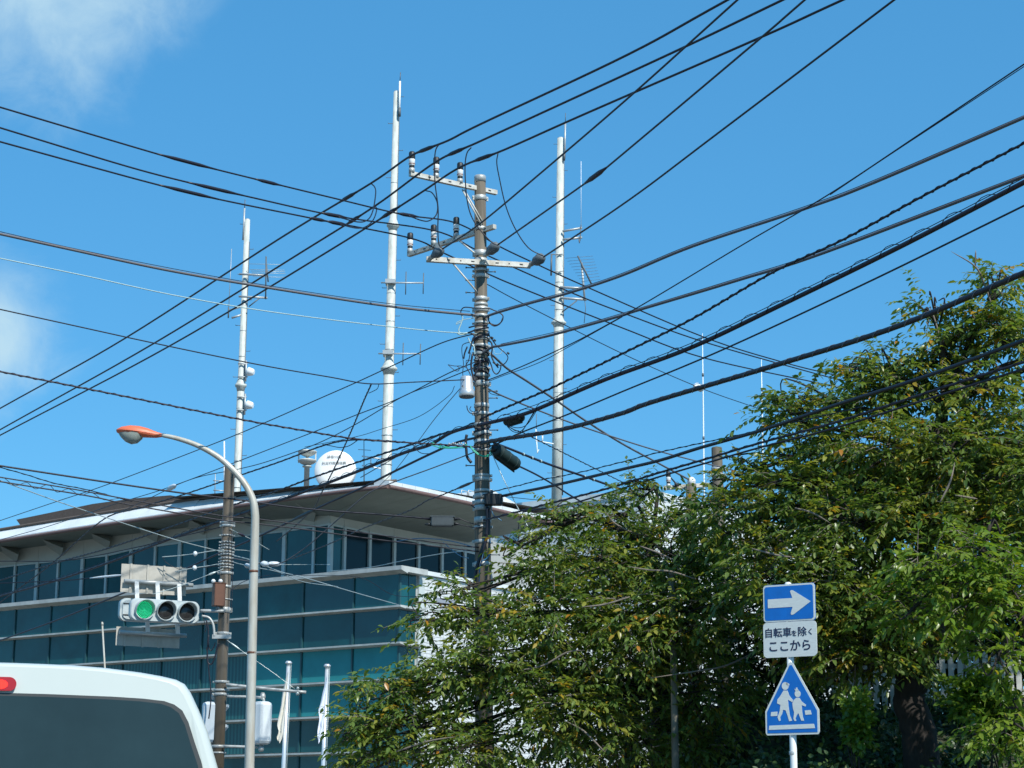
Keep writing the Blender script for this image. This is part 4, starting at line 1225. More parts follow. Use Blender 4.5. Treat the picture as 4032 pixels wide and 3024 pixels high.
pipe(((800, 2435), (812, 2470), (806, 2490)), .008, sg, 'drop_cable', 'black_cable', YT - .18, 6)
jb = at(1172, 2722, YT - .12)
m = MB(); m.lathe(jb - Z_ * .07, Z_, [(.02, 0), (.035, .02), (.03, .05), (.02, .06)], 10); m.lathe(jb + Z_ * .02, Z_, [(.012, 0), (.03, .03), (.015, .06)], 10); m.build('arm_insulator', 'pale_wire', sg)

# traffic signals
def frame(o, yaw):
    ex = V((math.cos(yaw), math.sin(yaw), 0)); n = V((math.sin(yaw), -math.cos(yaw), 0))
    return lambda u, v, w=0.0: o + ex * u + Z_ * v + n * w, ex, n


def rrect(hw, hh, r, n=6):
    out = []
    for (cx, cy, q0) in ((hw - r, hh - r, 0), (-hw + r, hh - r, 90), (-hw + r, -hh + r, 180), (hw - r, -hh + r, 270)):
        for k in range(n + 1):
            q = math.radians(q0 + 90 * k / n); out.append((cx + r * math.cos(q), cy + r * math.sin(q)))
    return out


def plate(m, L, outline, w0, w1, shrink=None):
    n = len(outline)
    vs = [L(u, v, w0) for u, v in outline] + [L(u, v, w1) for u, v in outline]
    fs = [tuple(range(n)), tuple(range(2 * n - 1, n - 1, -1))] + [(i, n + i, n + (i + 1) % n, (i + 1) % n) for i in range(n)]
    if w1 > w0: fs = [tuple(reversed(f)) for f in fs]
    m.add(vs, fs)
    return m


yawS = math.radians(27)


def signal(o, yaw, label, lit):
    L, ex, n = frame(o, yaw)
    t = thing('traffic_light', o, label, 'traffic light', 'traffic lights on the brown pole')
    hw, hh = .63, .2
    m = MB(); ol = rrect(hw, hh, .12, 6)
    rings = [[L(u * .96, v * .9, -.09) for u, v in ol], [L(u, v, -.06) for u, v in ol], [L(u, v, .02) for u, v in ol], [L(u * .97, v * .92, .045) for u, v in ol]]
    nn = len(ol); fs = [tuple(range(nn)), tuple(range(4 * nn - 1, 3 * nn - 1, -1))]
    for k in range(3): fs += [(k * nn + i, (k + 1) * nn + i, (k + 1) * nn + (i + 1) % nn, k * nn + (i + 1) % nn) for i in range(nn)]
    m.add(sum(rings, []), [tuple(reversed(f)) for f in fs]); m.build('housing', 'signal_grey', t)
    for k, u in enumerate((-.385, 0, .385)):
        c = L(u, .0, .045)
        # open hood: a tube longer at the top
        vs = []; fs = []; N = 28
        for r_ in (.172, .16):
            for d0 in (0, 1):
                for i in range(N):
                    q = 2 * math.pi * i / N; s = math.sin(q)
                    d = 0.0 if d0 == 0 else .055 + .13 * max(0, (s + .35) / 1.35) ** .8
                    vs.append(c + ex * r_ * math.cos(q) + Z_ * r_ * s + n * d)
        for i in range(N):
            j = (i + 1) % N
            fs += [(i, j, N + j, N + i), (2 * N + j, 2 * N + i, 3 * N + i, 3 * N + j), (N + i, N + j, 3 * N + j, 3 * N + i)]
        m = MB(); m.add(vs, fs); hd = m.build('visor', 'signal_grey', t)
        m = MB(); m.lathe(c, n, [(.15, .0), (.15, .006), (.08, .022), (.01, .028)], 28); ln = m.build('lens', 'led_base' if (lit and k == 0) else 'lens_dark', t)
        if lit and k == 0:
            mm = MB()
            for ring_, cnt in ((0, 1), (.024, 6), (.048, 12), (.072, 18), (.096, 24), (.12, 28), (.14, 32)):
                for i in range(cnt):
                    q = 2 * math.pi * i / cnt + ring_ * 20; p = c + ex * ring_ * math.cos(q) + Z_ * ring_ * math.sin(q) + n * (.03 - ring_ * ring_ * 1.1)
                    mm.lathe(p, n, [(.0075, -.004), (.0075, .003), (.003, .006)], 6)
            tag(mm.build('led_cluster', 'led_green', ln), kind='stuff')
    for u in (-.2, .2):
        m = MB(); m.box(L(u, 0, -.13), ex, n, Z_, .05, .12, .1); m.build('mount', 'galvanised', t)
    return t, L, ex, n


sig, Lg, exg, ng = signal(at(648, 2407, YT - .35), yawS, 'grey traffic light showing green, three round lamps in a row', True)
# the light for the other direction, seen from behind
o2 = at(600, 2406, YT + .1)
L2_, ex2, n2 = frame(o2, yawS + math.pi)
t = thing('traffic_light', o2, 'grey traffic light seen from behind, left of the green one', 'traffic light', 'traffic lights on the brown pole')
ol = rrect(.6, .2, .11, 6); m = MB(); plate(m, L2_, ol, -.03, .08); m.build('housing', 'signal_grey', t)
m = MB(); plate(m, L2_, [(u * .93, v * .86) for u, v in ol], -.06, -.028); m.build('back_cover', 'signal_grey', t)
for v in (-.1, .1):
    m = MB(); m.box(L2_(.47, v, -.065), ex2, n2, Z_, .16, .012, .018); m.build('hinge', 'signal_dark', t)
for u in (-.36, 0, .36):
    m = MB(); m.lathe(L2_(u, 0, .08), n2, [(.165, 0), (.165, .12), (.15, .12), (.15, .01)], 24); m.build('visor', 'signal_grey', t)


def back_sign(o, w, h, label, pipe_v, stiff, brack, grp='sign panels seen from behind on the signal'):
    L, ex, n = frame(o, yawS)
    t = thing('rear_facing_sign', o, label, 'sign', grp)
    m = MB(); plate(m, L, [(-w / 2, -h / 2), (w / 2, -h / 2), (w / 2, h / 2), (-w / 2, h / 2)], -.006, .0); m.build('panel', 'sign_back', t)
    for u in stiff:
        m = MB(); m.box(L(u, .0, .012), ex, n, Z_, .035, .022, h + .02); m.build('stiffener', 'sign_back', t)
    m = MB(); m.tube([L(-w / 2 + .04, pipe_v, .07), L(w / 2 + .1, pipe_v, .07)], .036, 12); m.build('pipe', 'galvanised', t)
    for (u, v0, v1) in brack:
        m = MB(); m.box(L(u, (v0 + v1) / 2, .1), (ex), n, V((Z_ + ex * -.08).normalized()), .075, .02, abs(v1 - v0)); m.build('bracket', 'white_post', t)
    return t


back_sign(at(606, 2283, YT + .02), 1.2, .5, 'pale sign panel seen from behind, standing above the traffic light', -.06, (-.43, -.12, .18, .48), ((-.33, -.42, -.06), (.05, -.42, -.06), (.45, -.42, -.06)))
back_sign(at(583, 2510, YT + .02), 1.16, .33, 'shaded sign panel seen from behind, hanging below the traffic light', .06, (-.42, -.1, .2), ((-.05, .08, .32), (.5, .08, .32)))

# white rounded boxes lower on the brown pole
def round_box(o, yaw, w, h, d, label):
    L, ex, n = frame(o, yaw)
    t = thing('pedestrian_signal', o, label, 'signal box', 'white boxes on the brown pole')
    prof = [(w * .34, -.5, .5), (w * .46, -.47, .85), (w * .5, -.42, 1), (w * .5, .42, 1), (w * .46, .47, .85), (w * .34, .5, .5)]
    vs = []; fs = []; ring = [(-1, -.5), (-.62, -1), (.62, -1), (1, -.5), (1, .5), (.62, 1), (-.62, 1), (-1, .5)]
    for (hw, v, kd) in prof:
        for (x, y) in ring: vs.append(L(x * hw, v * h, y * d / 2 * kd))
    for i in range(len(prof) - 1):
        for k in range(8): fs.append((i * 8 + k, i * 8 + (k + 1) % 8, (i + 1) * 8 + (k + 1) % 8, (i + 1) * 8 + k))
    fs += [tuple(range(7, -1, -1)), tuple(range(40, 48))]
    m = MB(); m.add(vs, fs); m.build('body', 'white_box', t)
    for v in (h * .62, -h * .6):
        m = MB(); m.lathe(L(0, v, 0) - Z_ * .05, Z_, [(.03, 0), (.05, .03), (.05, .06), (.03, .12)], 12); m.build('joint', 'galvanised', t)
    for v in (.25, -.3):
        m = MB(); m.lathe(L(w * .5, v * h, 0), ex, [(.014, 0), (.014, .025)], 8); m.build('knob', 'white_box', t)
    return t, L, ex, n


round_box(at(1031, 2847, YT - .1), .5, .3, .74, .3, 'white rounded box on pipe arms right of the brown pole')
t, L, ex, n = round_box(at(838, 2845, YT + .1), -.3, .36, .72, .3, 'white rounded box half hidden behind the brown pole')
for (x, y) in ((886, 2782), (883, 2862)):
    c = at(x, y, YT + .1); m = MB(); m.add([c + X_ * -.06 + Z_ * .05, c + X_ * .03 + Z_ * .045, c + X_ * .03 - Z_ * .0, c - X_ * .05 - Z_ * .1, c + X_ * -.06 + Z_ * .05 + Y_ * .3, c + X_ * .03 + Z_ * .045 + Y_ * .3, c + X_ * .03 + Y_ * .3, c - X_ * .05 - Z_ * .1 + Y_ * .3], [(0, 1, 2, 3), (7, 6, 5, 4), (0, 4, 5, 1), (1, 5, 6, 2), (2, 6, 7, 3), (3, 7, 4, 0)]); m.build('hood', 'white_box', t)

# ------------------------------------------------------------------ road signs on a white post
YG = 22.0
yawG = math.radians(-31)
pg0 = at(3126, 3024, YG + .05); pg1 = at(3103, 2300, YG + .05)
axg = (pg1 - pg0).normalized(); gb = pg0 - axg * (pg0.z / axg.z)
post = thing('sign_post', gb, 'slim white post holding the three road signs in front of the trees', 'post')
m = MB(); m.lathe(gb, axg, [(.0381, 0), (.0381, (pg1 - gb).length - .02)], 18); m.build('pole', 'white_post', post)
m = MB(); m.lathe(pg1, axg, [(.04, -.03), (.04, .0), (.025, .02)], 14); m.build('cap', 'white_post', post)
p = at(3121, 2965, YG + .05); m = MB(); m.lathe(p, axg, [(.0385, -.02), (.0395, -.018), (.0395, .018), (.0385, .02)], 18); m.build('sticker', 'mast_steel', post)


def sign(o, outline, label, matname='sign_white'):
    L, ex, n = frame(o, yawG)
    t = thing('road_sign', o, label, 'road sign', 'road signs on the white post')
    m = MB(); plate(m, L, outline, -.012, 0); m.build('panel', matname, t)
    for v in (-.09, .09):
        m = MB(); m.box(L(.02, v, -.03), ex, n, Z_, .16, .034, .03); m.build('bracket', 'galvanised', t)
    return t, L, ex, n


S1, S2, S3 = at(3106, 2373, YG), at(3110, 2517, YG), at(3117, 2750, YG)
rr1 = rrect(.3, .2, .035)
t, L, ex, n = sign(S1, rr1, 'blue one-way sign with a white arrow pointing right, topmost on the post')
m = MB(); plate(m, L, [(u * 1.015, v * 1.02) for u, v in rr1], -.016, -.0125); m.build('back_plate', 'sign_blue', t)
m = MB(); plate(m, L, rrect(.283, .183, .025), 0, .003); m.build('blue_field', 'sign_blue', t)
arrow = [(-.245, -.048), (.045, -.048), (.02, -.12), (.03, -.135), (.055, -.13), (.25, -.004), (.255, .0), (.25, .004), (.055, .13), (.03, .135), (.02, .12), (.045, .048), (-.245, .048)]
m = MB(); plate(m, L, arrow, .003, .006); m.build('arrow', 'sign_white', t)
t, L, ex, n = sign(S2, rrect(.31, .19, .045), 'white plate with two lines of black Japanese writing, between the blue signs')
for (s, sz, u, v) in (('自転車', .108, -.138, .07), ('を', .07, .052, .058), ('除', .108, .145, .07), ('く', .075, .24, .066)):
    text(s, sz, L(u, v, .0015), ex, Z_, 'sign_ink', t, .001, thick=.0015)
for k, s in enumerate('ここから'):
    text(s, .128, L(-.195 + k * .128, -.078, .0015), ex, Z_, 'sign_ink', t, .002, thick=.0015)


def tri(x, y):                      # crop coordinates of the crossing sign -> plate
    return (x - 515) / 467 * .62, (1140 - y - (x - 515) * .03) / 675 * .775


def fat(pts, kx, ky, cx, cy): return [(cx + (u - cx) * kx, cy + (v - cy) * ky) for u, v in pts]


outer = [(-.31, -.36), (-.295, -.385), (.295, -.385), (.31, -.36), (.31, -.13), (.025, .375), (0.0, .39), (-.025, .375), (-.31, -.13)]
t, L, ex, n = sign(S3, outer, 'blue triangular-topped crossing sign with two white walking figures, lowest on the post')
m = MB(); plate(m, L, [(-.288, -.363), (.288, -.363), (.288, -.136), (.012, .355), (-.012, .355), (-.288, -.136)], 0, .003); m.build('blue_field', 'sign_blue', t)


def glyph(pts, name):
    m = MB(); q = [tri(x, y) for x, y in pts]
    ar_ = sum(q[i][0] * q[(i + 1) % len(q)][1] - q[(i + 1) % len(q)][0] * q[i][1] for i in range(len(q)))
    if ar_ < 0: q = q[::-1]
    plate(m, L, q, .003, .006); m.build(name, 'sign_white', t)


circ = lambda cx, cy, rx, ry: [(cx + rx * math.cos(2 * math.pi * k / 18), cy + ry * math.sin(2 * math.pi * k / 18)) for k in range(18)]
glyph(circ(463, 1025, 30, 37), 'figure_head')
glyph([(470, 988), (498, 1005), (500, 1018), (480, 1022), (470, 1012)], 'figure_cap')
glyph([(448, 1066), (482, 1068), (498, 1115), (530, 1158), (522, 1176), (484, 1150), (490, 1235), (498, 1300), (516, 1345), (490, 1352), (480, 1310), (462, 1250), (440, 1245), (430, 1285), (412, 1315), (416, 1345), (402, 1350), (390, 1315), (410, 1255), (418, 1200), (388, 1185), (392, 1150), (416, 1120)], 'figure_body')
glyph(circ(570, 1098, 26, 33), 'figure_head')
glyph([(541, 1052), (556, 1058), (556, 1040), (568, 1040), (570, 1058), (578, 1055), (570, 1072), (552, 1070)], 'figure_hair')
glyph([(556, 1135), (585, 1136), (604, 1170), (640, 1200), (636, 1216), (602, 1202), (606, 1270), (612, 1320), (620, 1345), (596, 1346), (580, 1300), (572, 1275), (556, 1300), (546, 1325), (552, 1346), (538, 1350), (528, 1325), (536, 1270), (526, 1235), (522, 1185), (536, 1155)], 'figure_body')
glyph([(334, 1266), (390, 1262), (388, 1302), (330, 1305)], 'bar')
glyph([(628, 1252), (676, 1248), (686, 1288), (632, 1292)], 'bar')
glyph([(316, 1392), (704, 1374), (712, 1414), (310, 1432)], 'bar')

# ------------------------------------------------------------------ grey post in the trees
g0 = at(2660, 3024, 27.5); g1 = at(2645, 2255, 27.5); axq = (g1 - g0).normalized(); gb = g0 - axq * ((g0.z - bank_z(g0.x, g0.y) + .1) / axq.z)
t = thing('concrete_post', gb, 'weathered grey post standing in front of a cherry trunk', 'post')
m = MB(); m.lathe(gb, axq, [(.053, 0), (.044, (g1 - gb).length)], 14); m.build('shaft', 'post_grey', t)
m = MB(); m.lathe(g1, axq, [(.046, -.05), (.048, -.01), (.03, .015)], 14); m.build('cap', 'post_grey', t)

# ------------------------------------------------------------------ white picket fence on the bank
fen = thing('picket_fence', V((6.2, 31.0, bank_z(6.2, 31.0))), 'white wooden picket fence half hidden behind the trees on the bank', 'fence')
x = 4.9; fy = 31.0
pm = None
while x < 9.6:
    zb = bank_z(x, fy) + .08 + .02
    if pm is None:
        mb = MB(); mb.prism([(-.042, 0, 0), (.042, 0, 0), (.042, 0, .86), (0, 0, .92), (-.042, 0, .86)], (0, .02, 0))
        pm = bpy.data.meshes.new('picket'); pm.from_pydata(mb.v, [], mb.f); pm.materials.append(M['picket_white'])
    o = link(pm, 'picket', fen, loc=(x, fy + random.uniform(-.004, .004), zb + random.uniform(-.015, .015)), rot=(0, random.uniform(-.015, .015), 0))
    x += .128
for z in (.28, .7):
    m = MB(); m.box((7.25, fy + .04, bank_z(7.2, fy) + .08 + z), X_, Y_, Z_, 4.8, .03, .07); m.build('rail', 'picket_white', fen)

# ------------------------------------------------------------------ white van ahead
YV = 6.8
vc = at(-62, 2622, YV); vc.z = 0
yv = math.radians(14.5)
vx = V((math.cos(yv), math.sin(yv), 0)); vf = V((-math.sin(yv), math.cos(yv), 0))
van = thing('van', vc, 'white van ahead with its high brake light lit, seen from behind', 'van')
kv = 1 / 1176.0
zt = lambda y: 1.35 + (3340 - y) * kv
half = [(0, 2624), (120, 2624), (230, 2625), (345, 2627), (474, 2634), (620, 2649), (706, 2662), (766, 2675), (801, 2692), (826, 2726), (861, 2795), (899, 2881), (944, 3024)]
half = [(x * kv, zt(y)) for x, y in half] + [(.835, 1.5), (.86, 1.3), (.87, 1.0), (.865, .75), (.84, .45), (.78, .33)]


def outline(k, dz=0.0, top=0.0):
    q = [(u * k, z if z < 1.3 else z - top * (z - 1.3)) for u, z in half]
    return [(u, z + dz) for u, z in q] + [(-u, z + dz) for u, z in q[::-1] if u > 1e-6]


st = [(-.0, .955, .03), (.012, .978, .016), (.04, .993, .006), (.09, 1, 0), (2.6, 1, 0), (3.5, .99, .03), (4.0, .96, .45), (4.35, .9, .8), (4.42, .82, .9)]
vs = []; fs = []
for (v, k, top) in st:
    lean = 0.1
    for u, z in outline(k, 0, top): vs.append(vc + vx * u + vf * (v + (max(0, z - 1.0) * lean if v < 1 else 0)) + Z_ * z)
nn = len(outline(1))
for i in range(len(st) - 1): fs += [(i * nn + k, (i + 1) * nn + k, (i + 1) * nn + (k + 1) % nn, i * nn + (k + 1) % nn) for k in range(nn)]
fs += [tuple(range(nn)), tuple(range(len(st) * nn - 1, (len(st) - 1) * nn - 1, -1))]
m = MB(); m.add(vs, fs, True); m.sm[-1] = m.sm[-2] = False; m.build('body', 'van_white', van)
VL = lambda u, z, w=0.0: vc + vx * u + vf * (max(0, z - 1.0) * .1 - w) + Z_ * z
win = [(0, 2764), (250, 2765), (492, 2769), (615, 2774), (698, 2782), (738, 2795), (770, 2818), (796, 2865), (822, 2942), (852, 3024)]
win = [(x * kv, zt(y)) for x, y in win] + [(.775, 1.4), (.8, 1.2), (.78, 1.08), (.7, 1.04), (0, 1.03)]


def sym(pts): return pts + [(-u, z) for u, z in pts[::-1] if u > 1e-6]


def vplate(pts, w0, w1):
    n = len(pts); m = MB()
    vs = [VL(u, z, w0) for u, z in pts] + [VL(u, z, w1) for u, z in pts]
    m.add(vs, [tuple(range(n)), tuple(range(2 * n - 1, n - 1, -1))] + [(i, n + i, n + (i + 1) % n, (i + 1) % n) for i in range(n)])
    return m


wo = sym([(u * 1.018, z + .010 if z > 1.2 else z - .012) for u, z in win])
vplate(wo, -.03, .004).build('window_seal', 'van_seal', van)
gl = vplate(sym(win), -.03, .008).build('rear_window', 'van_glass', van)
cap_ = [(0.085 * (1 if c > 0 else -1) * 1.0 + .024 * math.cos(q), .0235 * math.sin(q)) for q, c in [(2 * math.pi * k / 24, math.cos(2 * math.pi * k / 24)) for k in range(24)]]
zc = zt(2718)
bl = vplate([(u, zc + v) for u, v in cap_], -.02, .016).build('brake_light', 'van_red', van)
vplate([(.055 + .026 * math.cos(2 * math.pi * k / 14), zc - .002 + .016 * math.sin(2 * math.pi * k / 14)) for k in range(14)], .0, .0185).build('bulb', 'van_bulb', bl)
vplate([(-.055 + .026 * math.cos(2 * math.pi * k / 14), zc - .002 + .016 * math.sin(2 * math.pi * k / 14)) for k in range(14)], .0, .0185).build('bulb', 'van_bulb', bl)
for s in (-1, 1):
    vplate([(s * .83, .75), (s * .68, .75), (s * .7, 1.3), (s * .82, 1.3)], -.02, .02).build('tail_light', 'van_red', van)
    for f in (.75, 3.35):
        c = vc + vx * s * .76 + vf * f + Z_ * .33
        m = MB(); m.lathe(c - vx * .1, vx, [(.2, 0), (.31, .01), (.33, .04), (.33, .16), (.31, .19), (.2, .2)], 24); w = m.build('tyre', 'rubber', van)
        m = MB(); m.lathe(c - vx * .105, vx, [(.05, 0), (.2, .006), (.2, .204), (.05, .21)], 18); m.build('rim', 'rim', w)
vplate([(-.85, .42), (.85, .42), (.85, .62), (-.85, .62)], -.02, .06).build('bumper', 'van_white', van)

# ------------------------------------------------------------------ overhead wires and cables (each one its own thing)
def wire(label, pts, Y0, Y1, d, matname='black_cable', ext=(0, 0), lash=None, cat='cable', name='overhead_cable', group='overhead wires and cables', sleeves=(), extra=(), sides=6, p_start=None, p_end=None, sub=8, sag=None):
    """pts: photo pixels along the wire; Y0, Y1 its distance at both ends (1/Y runs evenly along the picture of a straight span)"""
    pts = [tuple(map(float, p)) for p in pts]
    d *= 1.02
    seg = [math.hypot(q[0] - p[0], q[1] - p[1]) for p, q in zip(pts, pts[1:])]
    tot = sum(seg); acc = [0.0]
    for s in seg: acc.append(acc[-1] + s)
    iy = lambda u: 1 / Y0 + (1 / Y1 - 1 / Y0) * u
    us = [x / tot for x in acc]
    if ext[0]:
        dx, dy = pts[0][0] - pts[1][0], pts[0][1] - pts[1][1]; l = math.hypot(dx, dy)
        pts.insert(0, (pts[0][0] + dx / l * ext[0], pts[0][1] + dy / l * ext[0])); us.insert(0, -ext[0] / tot)
    if ext[1]:
        dx, dy = pts[-1][0] - pts[-2][0], pts[-1][1] - pts[-2][1]; l = math.hypot(dx, dy)
        pts.append((pts[-1][0] + dx / l * ext[1], pts[-1][1] + dy / l * ext[1])); us.append(1 + ext[1] / tot)
    C = catmull([(p[0], p[1], u) for p, u in zip(pts, us)], sub)
    P3 = [at(c[0], c[1], 1 / max(1 / 90, iy(c[2]))) for c in C]
    if p_start is not None: P3[0] = V(p_start)
    if p_end is not None: P3[-1] = V(p_end)
    m = MB(); m.tube(P3, d / 2, sides)
    o = m.build(name, matname, origin=P3[len(P3) // 2], label=label, cat=cat, group=group)

    def point(u):
        i = min(range(len(C)), key=lambda k: abs(C[k][2] - u)); return i
    for (u0, u1, dd, mt_) in sleeves:
        i0, i1 = point(u0), point(u1)
        A, B = at(*[np.interp(u0, [c[2] for c in C], [c[k] for c in C]) for k in (0, 1)], 1 / iy(u0)), at(*[np.interp(u1, [c[2] for c in C], [c[k] for c in C]) for k in (0, 1)], 1 / iy(u1))
        v = B - A; m = MB(); m.tube([A, A + v * .12, A + v * .3, A + v * .7, A + v * .88, B], [d * .55, dd * .3, dd / 2, dd / 2, dd * .3, d * .55], 8); m.build('sleeve', mt_, o)
    if lash:
        r, pitch, dl, ml = lash[:4]; off = lash[4] if len(lash) > 4 else 0.0
        L = [0.0]
        for p, q in zip(P3, P3[1:]): L.append(L[-1] + (q - p).length)
        n = int(L[-1] / pitch * 8); Q = []
        arr = np.array([tuple(p) for p in P3]); 
        xs = np.linspace(0, L[-1], n)
        pos = np.stack([np.interp(xs, L, arr[:, k]) for k in range(3)], 1)
        for k in range(n):
            t_ = V(pos[min(n - 1, k + 1)] - pos[max(0, k - 1)]).normalized(); s_ = t_.cross(Z_).normalized(); u_ = s_.cross(t_)
            q = 2 * math.pi * k / 8
            Q.append(V(pos[k]) + (s_ * math.cos(q) + u_ * math.sin(q)) * r + u_ * off)
        m = MB(); m.tube(Q, dl / 2, 5); m.build('lashing_wire', ml, o)
    for (pp_, dd, mt_, nm) in extra:
        C2 = catmull([(p[0], p[1], p[2] if len(p) > 2 else 0) for p in pp_], 6)
        Yq = lambda c: 1 / iy(np.interp(c[0], *zip(*sorted((x[0], x[2]) for x in C))))
        m = MB(); m.tube([at(c[0], c[1], Yq(c)) for c in C2], dd / 2, 5); m.build(nm, mt_, o)
    return o


HV = dict(name='power_line', cat='power line')
SL_ = 'black_cable'
# high-voltage trio on the top crossarm
wire('top power line on the outermost, leftmost insulator of the upper crossarm', [(0, 1608), (494, 1331), (1100, 940), (1460, 722), (1621, 612), (1763, 554), (1900, 485), (2478, 212), (2864, 0)], 48, 24.4, .034, ext=(900, 1100), sleeves=((.475, .5, .066, SL_), (.585, .61, .066, SL_)), **HV)
wire('power line on the middle insulator of the upper crossarm', [(0, 1692), (611, 1349), (1200, 985), (1478, 810), (1717, 637), (1880, 561), (2100, 460), (2700, 183), (3081, 0)], 49, 24.4, .034, ext=(900, 1100), sleeves=((.45, .47, .066, SL_), (.585, .61, .066, SL_)), **HV)
wire('power line on the insulator of the upper crossarm nearest the pole top', [(0, 1714), (670, 1361), (1300, 985), (1640, 770), (1811, 659), (1990, 588), (2300, 450), (3000, 145), (3317, 0)], 50, 24.4, .034, ext=(900, 1100), sleeves=((.46, .485, .07, SL_), (.575, .6, .07, SL_)), **HV)
# strain lines climbing to the right
wire('steep power line rising from the left strain insulator across the pole', [(1743, 980), (1888, 882), (2100, 706), (2479, 381), (2903, 0)], 32.4, 22.5, .028, ext=(0, 1000), **HV)
wire('steep power line with a dark sleeve, rising from the middle strain insulator', [(1960, 964), (2315, 714), (2382, 665), (2990, 154), (3168, 0)], 32.4, 22.5, .028, ext=(0, 1000), sleeves=((.27, .34, .075, 'purple_cable'),), **HV)
wire('steep power line rising from the rightmost strain insulator', [(2140, 1012), (2480, 785), (2826, 525), (3520, 0)], 32.5, 22.5, .028, ext=(0, 1000), **HV)
# left trio on the lower crossarm, going on to the right
wire('uppermost of the three sleeved lines from left edge to lower crossarm', [(0, 422), (643, 613), (831, 662), (1058, 718), (1301, 777), (1583, 844), (1796, 878), (1970, 972), (2100, 1034), (2297, 1124), (2768, 1326), (3086, 1427), (3300, 1480)], 27.3, 44, .026, ext=(700, 0), sleeves=((.185, .255, .06, SL_), (.3, .33, .06, SL_), (.465, .49, .066, SL_)), **HV)
wire('middle of the three sleeved lines from the left edge to the lower crossarm', [(0, 503), (500, 655), (768, 725), (972, 773), (1333, 852), (1706, 907), (1867, 980), (1970, 1029), (2249, 1152), (2450, 1231), (2768, 1345), (3200, 1468), (3330, 1500)], 27.3, 44, .026, ext=(700, 0), sleeves=((.22, .285, .06, SL_), (.375, .405, .066, SL_)), **HV)
wire('lowest of the three sleeved lines from the left edge to the lower crossarm', [(0, 558), (400, 668), (639, 732), (862, 785), (1246, 863), (1614, 937), (1742, 994), (1921, 1078), (2050, 1133), (2450, 1291), (2768, 1408), (3221, 1508), (3330, 1535)], 27.3, 44, .026, ext=(700, 0), sleeves=((.185, .255, .06, SL_), (.36, .38, .06, SL_), (.38, .405, .066, SL_)), **HV)
wire('thin wire running down right from below the lowest crossarm, with a white ball insulator', [(1912, 1116), (2062, 1197), (2450, 1392), (2749, 1524), (2961, 1600), (3120, 1655)], 33, 45, .016, ext=(0, 100), sleeves=((.69, .72, .17, 'porcelain'),), name='overhead_wire', cat='wire')
# tap leads round the crossarms
for lab, pts, Ya, Yb in (('black tap lead hanging from the outermost top line to the left strain insulator', [(1731, 566), (1716, 590), (1711, 640), (1713, 720), (1725, 820), (1724, 900), (1728, 960), (1743, 980)], 32.2, 32.4),
                         ('black tap lead curving from the middle top line down across the pole', [(1856, 580), (1838, 605), (1831, 663), (1836, 760), (1850, 835), (1880, 892), (1932, 950), (1960, 966)], 32.1, 32.3),
                         ('black tap lead curving from the third top line to the rightmost strain insulator', [(1961, 603), (1956, 640), (1966, 700), (1991, 809), (2029, 901), (2080, 975), (2138, 1008)], 32.1, 32.5),
                         ('short looped tap lead joining the outermost top line to the middle sleeved line', [(1461, 722), (1476, 738), (1479, 765), (1468, 830), (1448, 865), (1410, 874), (1333, 855)], 33.0, 31.2),
                         ('short looped tap lead joining the third top line to the uppermost sleeved line', [(1674, 750), (1702, 760), (1722, 800), (1718, 845), (1690, 869), (1660, 868), (1610, 850)], 33.0, 32.0),
                         ('short looped tap lead joining the middle top line to the lowest sleeved line', [(1474, 808), (1483, 825), (1470, 865), (1440, 893), (1400, 898), (1340, 884)], 33.6, 31.3)):
    wire(lab, pts, Ya, Yb, .021, name='tap_lead', cat='cable', group='tap leads at the crossarms')

# left-hand cables to the pole
wire('thick twin cable from the left edge, highest of those meeting the pole', [(0, 921), (274, 981), (650, 1062), (1027, 1128), (1505, 1202), (1812, 1236), (1880, 1240)], 28.4, 32.95, .042, 'grey_cable', ext=(700, 0), extra=(([(0, 912), (274, 975), (650, 1052), (1027, 1120), (1505, 1192), (1850, 1226)], .012, 'black_cable', 'messenger_wire'),))
wire('thin pale turquoise wire crossing the sky from the left edge to the pole', [(0, 1017), (330, 1085), (658, 1157), (988, 1216), (1350, 1265), (1700, 1303), (1880, 1314)], 28.4, 32.9, .017, 'white_wire', ext=(700, 0), cat='wire', name='overhead_wire')
wire('thin dark wire from the left edge bending at a junction left of the pole', [(0, 1218), (300, 1284), (611, 1352), (1019, 1436), (1300, 1485), (1452, 1511), (1620, 1505), (1831, 1495), (1885, 1490)], 28.4, 32.9, .019, ext=(700, 0), cat='wire', name='overhead_wire')
wire('steep drop cable falling from the wire junction past the dish', [(1462, 1513), (1432, 1580), (1382, 1700), (1314, 1849), (1263, 1947), (1238, 1998), (1165, 2069), (1090, 2130)], 32, 45, .024, lash=(.012, .2, .01, 'black_cable'), sub=6)
wire('small slack loop beside the wire junction left of the pole', [(1492, 1513), (1486, 1530), (1470, 1540), (1452, 1548)], 32, 32.2, .012, cat='wire', name='overhead_wire')
wire('twisted cable from the left edge reaching the green cables at the pole', [(0, 1463), (353, 1533), (925, 1647), (1200, 1696), (1400, 1728), (1611, 1743), (1731, 1750), (1895, 1762)], 29, 32.85, .026, 'purple_cable', ext=(700, 0), lash=(.014, .22, .014, 'black_cable'))
wire('plain black cable dropping from the left edge to the flat grey splice box', [(0, 1834), (430, 1900), (730, 1943), (950, 1969), (1100, 1991), (1290, 2011), (1500, 2026), (1695, 2043)], 29.5, 32.9, .028, ext=(600, 0))
